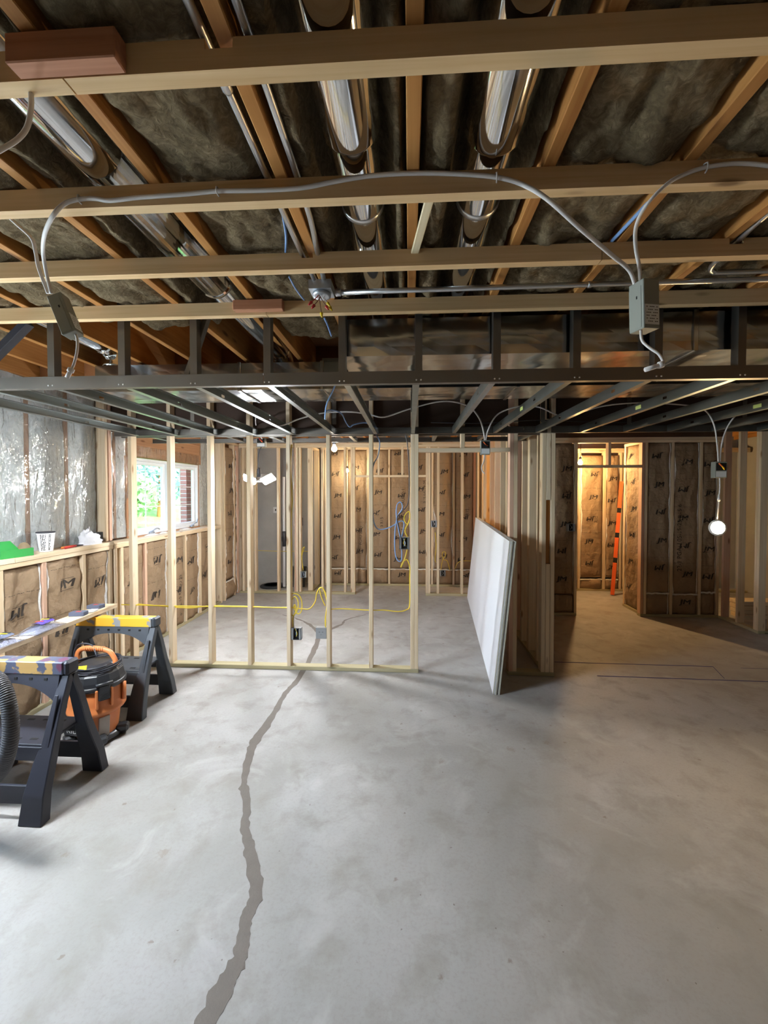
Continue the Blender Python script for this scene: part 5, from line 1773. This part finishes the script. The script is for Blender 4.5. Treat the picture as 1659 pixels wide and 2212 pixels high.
hd = tube('handle', [(VX - 0.165, VY + 0.02, 0.545), (VX - 0.158, VY + 0.02, 0.605), (VX - 0.115, VY + 0.02, 0.642), (VX, VY + 0.018, 0.645), (VX + 0.085, VY + 0.015, 0.628), (VX + 0.13, VY + 0.012, 0.575), (VX + 0.14, VY + 0.01, 0.53)], 0.019, M_ORG, vac, 10, 4, 0.8)
for k in range(9):
    a = VX - 0.09 + k * 0.016
    lathe('grip_rib', [(0.018, a), (0.0205, a + 0.002), (0.0205, a + 0.005), (0.018, a + 0.007)], M_ORG, hd, 10, (0, VY + 0.018, 0.643 - 0.0001 * k), 'X')
# coiled black cord around the lid
pts = []
for k in range(70):
    a = k * 2 * math.pi / 14
    pts.append((VX + (0.150 + 0.008 * math.sin(k * 1.7)) * math.cos(a), VY + (0.160 + 0.006 * math.sin(k * 2.1)) * math.sin(a), 0.505 + 0.012 * k / 14 + 0.006 * math.sin(k * 0.9)))
tube('power_cord', pts, 0.0055, M_BLK, vac, 6, 2)
tube('power_cord', [(VX - 0.17, VY + 0.02, 0.56), (VX - 0.19, VY + 0.02, 0.60), (VX - 0.15, VY + 0.02, 0.672), (VX - 0.05, VY + 0.02, 0.668), (VX + 0.02, VY - 0.02, 0.60)], 0.0055, M_BLK, vac, 6, 4)
bm = bmesh.new(); bm_box(bm, (-0.032, -0.002, -0.014), (0.032, 0.002, 0.014))
put('yellow_tag', from_bm('yellow_tag', bm), vac, T(VX + 0.015, VY - 0.155, 0.572) @ Matrix.Rotation(R(-8), 4, 'Y') @ Matrix.Rotation(R(-25), 4, 'X'), M_YELW)
# latch on the camera-right flank
for ang in (-38,):
    a = R(ang)
    Mt = T(VX + 0.176 * math.cos(a), VY + 0.185 * math.sin(a), 0.39) @ Matrix.Rotation(a, 4, 'Z')
    bm = bmesh.new(); bm_box(bm, (-0.004, -0.036, -0.055), (0.020, 0.036, 0.05), 0.006)
    lt = put('latch', from_bm('latch', bm), vac, Mt, M_VBK)
    for q in range(4):
        bm = bmesh.new(); bm_box(bm, (0.0195, -0.030, -0.045 + q * 0.014), (0.0225, 0.030, -0.039 + q * 0.014))
        put('latch_rib', from_bm('latch_rib', bm), lt, Mt, M_VBK)
    for s in (-1, 1):
        bm = bmesh.new(); bm_box(bm, (-0.01, s * 0.046 - 0.008, -0.11), (0.016, s * 0.046 + 0.008, 0.022), 0.004)
        put('latch_guard', from_bm('latch_guard', bm), lt, Mt, M_ORG)
    tube('latch_bar', [Mt @ Vector((0.012, -0.052, 0.058)), Mt @ Vector((0.012, 0.052, 0.058))], 0.012, M_VBK, lt, 8, 1)
# accessory tube holder, grey panel, name plate
tube('wand_holder', [(VX + 0.185, VY + 0.03, 0.275), (VX + 0.185, VY + 0.03, 0.40)], 0.016, M_ORG, vac, 10, 1)
a = R(-35)
Mt = T(VX + 0.141 * math.cos(a), VY + 0.148 * math.sin(a), 0.125) @ Matrix.Rotation(a, 4, 'Z') @ Matrix.Rotation(R(7), 4, 'Y')
bm = bmesh.new(); bm_box(bm, (-0.008, -0.035, -0.075), (0.003, 0.035, 0.075), 0.003)
put('side_label', from_bm('side_label', bm), vac, Mt, M_VGR)
a = R(-98)
Mt = T(VX + 0.137 * math.cos(a), VY + 0.143 * math.sin(a), 0.125) @ Matrix.Rotation(a, 4, 'Z') @ Matrix.Rotation(R(6), 4, 'Y')
bm = bmesh.new(); bm_box(bm, (-0.010, -0.125, -0.042), (0.016, 0.125, 0.042), 0.004)
np_ = put('name_plate', from_bm('name_plate', bm), vac, Mt, M_VBK)
tv, tf, tw = text_geo('RIDGID')
sc = 0.20 / tw
put('name_lettering', mesh('name_lettering', [(0.0168, x * sc - 0.10, y * sc - 0.02) for x, y in tv], tf), np_, Mt, M_PAPER)
lathe('base', [(0.150, 0.018), (0.160, 0.022), (0.160, 0.040), (0.132, 0.055), (0.12, 0.055)], M_VBK, vac, 24, (VX, VY, 0))
for ang in (20, -45, 160, -135):
    a = R(ang)
    cx, cy = VX + 0.17 * math.cos(a), VY + 0.17 * math.sin(a)
    bm = bmesh.new(); bm_box(bm, (-0.045, -0.035, 0.022), (0.035, 0.035, 0.075), 0.012)
    put('caster_foot', from_bm('caster_foot', bm), vac, T(cx, cy, 0) @ Matrix.Rotation(a, 4, 'Z'), M_VBK)
    lathe('caster', [(0.0, -0.014), (0.018, -0.014), (0.021, 0), (0.018, 0.014), (0.0, 0.014)], M_VBK, vac, 14, (cx, cy, 0.0215), 'X')
# ribbed hose curling in from the side
hp = catmull(HOSE, 44)
nH = len(hp)
tube('hose', hp, 0.034, plain('hose_grey', '#3c3c40', 0.5), vac, 16, 1, radii=lambda q: 0.0335 + 0.0022 * math.sin(q * 2 * math.pi * 80))

# ---------------------------------------------------------------- things on the ledge
LZ = 1.2895
M_GRN = plain('green_card', '#2f9344', 0.55)
t = thing('green_box', 'open bright green cardboard box lying on the left ledge', 'box', (-3.085, 3.15, LZ))
bm = bmesh.new()
for a, b in (((-0.055, -0.12, 0), (0.055, 0.12, 0.003)), ((-0.055, -0.12, 0.003), (-0.052, 0.12, 0.062)), ((0.052, -0.12, 0.003), (0.055, 0.12, 0.062)), ((-0.052, -0.12, 0.003), (0.052, -0.117, 0.062)), ((-0.052, 0.117, 0.003), (0.052, 0.12, 0.062))):
    bm_box(bm, a, b)
Mg = T(-3.085, 3.15, LZ) @ Matrix.Rotation(R(-10), 4, 'Z')
put('tray', from_bm('tray', bm), t, Mg, M_GRN)
bm = bmesh.new(); bm_box(bm, (-0.055, -0.12, 0.0), (0.055, 0.05, 0.003))
put('lid_flap', from_bm('lid_flap', bm), t, Mg @ T(-0.05, 0.0, 0.085) @ Matrix.Rotation(R(35), 4, 'Y'), M_GRN)
bm = bmesh.new(); bm_box(bm, (-0.045, -0.10, 0.004), (0.045, 0.10, 0.04))
put('contents', from_bm('contents', bm), t, Mg, M_COPW)
lathe('dome', [(0.045, 0.04), (0.040, 0.07), (0.022, 0.10), (0.0, 0.108)], plain('brown_dome', '#7c6a50', 0.7, bump=0.3, bscale=60), t, 12, M=Mg @ T(-0.005, 0.09, 0.0))

t = thing('paper_cup', 'tall white paper cup with dark lettering bands on the left ledge', 'cup', (-3.10, 3.475, LZ))
lathe('cup', [(0.048, LZ), (0.050, LZ + 0.004), (0.066, LZ + 0.160), (0.062, LZ + 0.160), (0.047, LZ + 0.01), (0.0, LZ + 0.01)], M_PAPER, t, 24, (-3.10, 3.475, 0))
lathe('rim', [(0.064, LZ + 0.158), (0.0685, LZ + 0.160), (0.0685, LZ + 0.168), (0.064, LZ + 0.169)], M_BLK, t, 24, (-3.10, 3.475, 0))
PV, PF = [], []
rr = random.Random(4)
for rz_ in range(11):
    z = LZ + 0.014 + rz_ * 0.0125
    r_ = 0.050 + 0.016 * (z - LZ) / 0.16 + 0.0006
    for cband, (a0, a1) in enumerate(((-150, -118), (-85, -48), (-30, -14))):
        aa = a0
        while aa < a1:
            st = rr.choice((5, 8, 12))
            n = len(PV)
            for (q, dz) in ((aa, 0), (min(aa + st, a1), 0), (min(aa + st, a1), 0.0085), (aa, 0.0085)):
                PV.append((-3.10 + r_ * math.cos(R(q)), 3.475 + r_ * math.sin(R(q)), z + dz))
            PF.append((n, n + 1, n + 2, n + 3))
            aa += st + rr.choice((2, 5, 9)) * (0.3 if cband == 0 else 1)
put('printing', mesh('printing', PV, PF), t, None, M_INK)['kind'] = 'stuff'

t = thing('pliers', 'red-handled pliers lying on the left ledge beside the cup', 'pliers', (-3.06, 3.62, LZ))
tube('handle', [(-3.05, 3.62, LZ + 0.010), (-3.06, 3.70, LZ + 0.011), (-3.07, 3.77, LZ + 0.012)], 0.0095, M_REDW, t, 8, 3, 0.8)
tube('handle', [(-3.085, 3.62, LZ + 0.010), (-3.085, 3.70, LZ + 0.011), (-3.075, 3.77, LZ + 0.012)], 0.0095, M_ORAW, t, 8, 3, 0.8)
tube('jaw', [(-3.072, 3.765, LZ + 0.011), (-3.075, 3.81, LZ + 0.010), (-3.08, 3.87, LZ + 0.006)], 0.010, M_BLK, t, 8, 3, 0.7, radii=lambda q: 0.012 - 0.008 * q)

V, F = [], []
nx_, ny_ = 22, 18
for j in range(ny_ + 1):
    for k in range(nx_ + 1):
        a, b = 2 * math.pi * k / nx_, math.pi * 0.5 * j / ny_
        r_ = 1 + 0.28 * nz(math.cos(a) * 2 + 3, math.sin(a) * 2, b * 2.2, 3) + 0.10 * nz(math.cos(a) * 6, math.sin(a) * 6, b * 7, 2)
        V.append((-3.105 + 0.075 * r_ * math.cos(a) * math.cos(b), 3.985 + 0.13 * r_ * math.sin(a) * math.cos(b), LZ + 0.0005 + 0.115 * max(0.0, r_) * math.sin(b) * (1 - 0.25 * math.sin(a))))
for j in range(ny_):
    for k in range(nx_):
        p_, q_ = j * (nx_ + 1) + k, j * (nx_ + 1) + k + 1
        F.append((p_, q_, q_ + nx_ + 1, p_ + nx_ + 1))
tag(put('crumpled_bag', mesh('crumpled_bag', V, F, True), None, None, plain('white_bag', '#d5d6da', 0.5, bump=0.8, bscale=30)), 'crumpled white plastic bag on the end of the left ledge', 'bag')
box_ = box('dark_box', (-3.17, 4.115, LZ), (-3.125, 4.195, LZ + 0.10), plain('dark_card', '#35383c', 0.6), None)
tag(box_, 'small dark box behind the crumpled bag on the ledge', 'box')

# loose snow-white fibre strewn on the window sill
for i, (y, w) in enumerate(((4.85, 0.28), (5.15, 0.2), (5.62, 0.3))):
    pts = [(-3.11 + 0.015 * nz(q, i, 1), y + w * q / 6, 1.275 + 0.004 * nz(q, i, 3)) for q in range(7)]
    tag(tube('fiber_scrap', pts, 0.012, M_FLUFF, None, 7, 3, 1.6, radii=lambda q: 0.004 + 0.014 * math.sin(math.pi * min(max(q, 0.02), 0.98))), ('white fibre scrap on the sill under the window edge by the corner studs', 'short white fibre scrap on the sill under the window middle', 'white fibre scrap on the sill under the farther casement')[i], 'fibre scrap')

# ---------------------------------------------------------------- closet: sump lid, pipe, bin
t = thing('sump_lid', 'round dark sump lid on the closet floor', 'sump lid', (-2.58, 7.95, 0))
lathe('lid', [(0.235, 0.0005), (0.24, 0.02), (0.225, 0.035), (0.0, 0.037)], M_VBK, t, 28, (-2.58, 7.95, 0))
lathe('ring', [(0.16, 0.0372), (0.17, 0.045), (0.18, 0.0372)], M_VBK, t, 28, (-2.58, 7.95, 0))
t = thing('drain_pipe', 'white vertical drain pipe with a black check valve in the closet', 'pipe', (-2.32, 7.78, 0))
lathe('pipe', [(0.024, 0.04), (0.025, 0.045), (0.025, 0.78), (0.024, 0.785)], M_PAPER, t, 14, (-2.31, 7.78, 0))
lathe('pipe', [(0.024, 1.07), (0.025, 1.075), (0.025, 2.06), (0.024, 2.07)], M_PAPER, t, 14, (-2.31, 7.78, 0))
lathe('check_valve', [(0.028, 0.786), (0.034, 0.80), (0.034, 0.87), (0.045, 0.89), (0.045, 0.96), (0.034, 0.98), (0.034, 1.05), (0.028, 1.069)], M_VBK, t, 14, (-2.31, 7.78, 0))
tube('valve_cord', [(-2.26, 7.78, 0.95), (-2.22, 7.78, 0.75), (-2.24, 7.78, 0.4), (-2.27, 7.8, 0.06)], 0.008, M_BLK, t, 6, 4)
t = thing('black_bin', 'black plastic bin standing in the closet corner', 'bin', (-2.09, 7.95, 0))
lathe('bin_body', [(0.12, 0.0005), (0.125, 0.005), (0.145, 0.36), (0.15, 0.365)], M_VBK, t, 4, (-2.09, 7.95, 0), smooth=False, M=None)
lathe('bin_rim', [(0.15, 0.3655), (0.16, 0.37), (0.16, 0.39), (0.145, 0.392)], M_VBK, t, 4, (-2.09, 7.95, 0), smooth=False)
t = thing('wall_socket', 'small white socket box on the closet concrete', 'socket', (-2.62, 8.27, 1.38))
bm = bmesh.new(); bm_box(bm, (-2.67, 8.27, 1.38), (-2.57, 8.309, 1.50), 0.006)
put('plate', from_bm('plate', bm), t, None, M_PAPER)
box('slot', (-2.63, 8.266, 1.42), (-2.61, 8.2695, 1.46), M_HOLE, t, bev=0)
t = thing('notice', 'small framed white notice on the closet concrete', 'notice', (-2.15, 8.28, 1.15))
box('frame', (-2.21, 8.285, 1.13), (-2.09, 8.309, 1.29), M_BLK, t)
box('sheet', (-2.195, 8.281, 1.145), (-2.105, 8.2845, 1.275), M_PAPER, t, bev=0)

# ---------------------------------------------------------------- far room and store
t = thing('spirit_level', 'long orange spirit level leaning in the lit far room', 'level', (3.51, 7.62, 0))
M_LEV = plain('level_orange', '#e0622a', 0.45)
la, lb_ = Vector((3.515, 7.60, 0.012)), Vector((3.77, 7.86, 1.98))
ld_ = (lb_ - la).normalized()
beam('rail', la, lb_, 0.062, 0.024, M_LEV, t, R(20))
for q in (0.30, 0.52, 0.74):
    p = la.lerp(lb_, q)
    beam('vial_window', p - ld_ * 0.045, p + ld_ * 0.045, 0.0635, 0.026, M_HOLE, t, R(20))
for i in range(4):
    b_ = box('lumber_board', (4.70, 6.30 + 0.015 * (i % 2), 0.001 + i * 0.062), (5.95, 6.52 + 0.01 * i, 0.058 + i * 0.062), PX, None)
    tag(b_, ('lowest board', 'second board', 'third board', 'topmost board')[i] + ' of the low lumber stack inside the dark store room', 'board', 'boards stacked in the store room')

# ---------------------------------------------------------------- outside the window: lawn, trees and a brick pier
M_LAWN = fibre_mat('lawn_grass', '#4d7a35', '#7aa552', '#a5c97a', 8, 0.6)
V, F = [], []
for i in range(13):
    for j in range(21):
        x = -3.46 - 1.0 * i
        V.append((x, -6 + 1.6 * j, 0.55 + 0.055 * i * i * 0.35 + 0.05 * nz(i * 0.4, j * 0.4, 2)))
for i in range(12):
    for j in range(20):
        a = i * 21 + j
        F.append((a, a + 1, a + 22, a + 21))
lw = structure('ground_lawn', 'sunlit green lawn rising outside the window', 'lawn', mesh('ground_lawn', V, F, True), M_LAWN)
M_LEAF = [plain('leaf_green', '#8fb878', 0.6, var=0.3, vscale=2), plain('leaf_pale', '#b4d3a0', 0.6, var=0.3, vscale=2), plain('leaf_blue', '#8fb3ad', 0.6, var=0.3, vscale=2)]
rt = random.Random(11)


def tree(label, x, y, h, rad, n, m_):
    z0 = 0.5 + 0.02 * (x + 3.46) ** 2
    t_ = thing('garden_tree', label, 'tree', (x, y, z0 - 0.1), 0, 'trees outside the window')
    tube('trunk', [(x, y, z0 - 0.1), (x + 0.05, y, z0 + h * 0.4), (x, y + 0.05, z0 + h * 0.8)], 0.07, wood('joist', 'Z'), t_, 7, 3, radii=lambda q: 0.09 - 0.06 * q)
    V, F = [], []
    for k in range(n):
        a, b, r_ = rt.uniform(0, 6.283), rt.uniform(-1, 1), rt.uniform(0.55, 1) * rad
        c_ = Vector((x + r_ * math.cos(a) * math.sqrt(1 - b * b), y + r_ * math.sin(a) * math.sqrt(1 - b * b), z0 + h * 0.62 + r_ * b * h * 0.42 / rad))
        s_ = rt.uniform(0.06, 0.13)
        u_ = Vector((rt.uniform(-1, 1), rt.uniform(-1, 1), rt.uniform(-1, 1))).normalized()
        w_ = u_.orthogonal().normalized()
        q = len(V)
        V += [c_ - u_ * s_, c_ + w_ * s_ * 0.5, c_ + u_ * s_, c_ - w_ * s_ * 0.5]
        F.append((q, q + 1, q + 2, q + 3))
    put('foliage', mesh('foliage', V, F), t_, None, m_)


for i, (x, y, h, rad, n) in enumerate(((-9.5, 9.2, 3.4, 1.3, 2600), (-10.5, 12.6, 4.4, 1.7, 3200), (-8.2, 13.6, 2.4, 1.1, 2000), (-7.2, 10.4, 1.5, 0.8, 1500))):
    tree(('broad green tree on the lawn outside the near casement', 'tall pale tree farther up the lawn', 'bluish-green shrub tree near the brick pier', 'low rounded bush in the middle of the lawn')[i], x, y, h, rad, n, M_LEAF[i % 3])
pier = thing('brick_pier', 'red brick pier outside the farther casement', 'brick pier', (-4.0, 7.2, 0.3))
M_BRK = plain('pier_brick', '#a06a60', 0.85, bump=0.3, bscale=80, var=0.2, vscale=20)
PX0, PY0 = -3.98, 7.24
box('mortar_core', (PX0 + 0.006, PY0 + 0.006, 0.3), (PX0 + 0.104, PY0 + 0.194, 3.2), plain('mortar', '#c9ccd2', 0.9), pier)
for r_ in range(36):
    z = 0.5 + r_ * 0.075
    cut = 0.065 if r_ % 2 else 0.13
    for (c, d) in ((0.0, cut - 0.005), (cut + 0.005, 0.20)):
        box('brick', (PX0, PY0 + c, z), (PX0 + 0.11, PY0 + d, z + 0.064), M_BRK, pier)
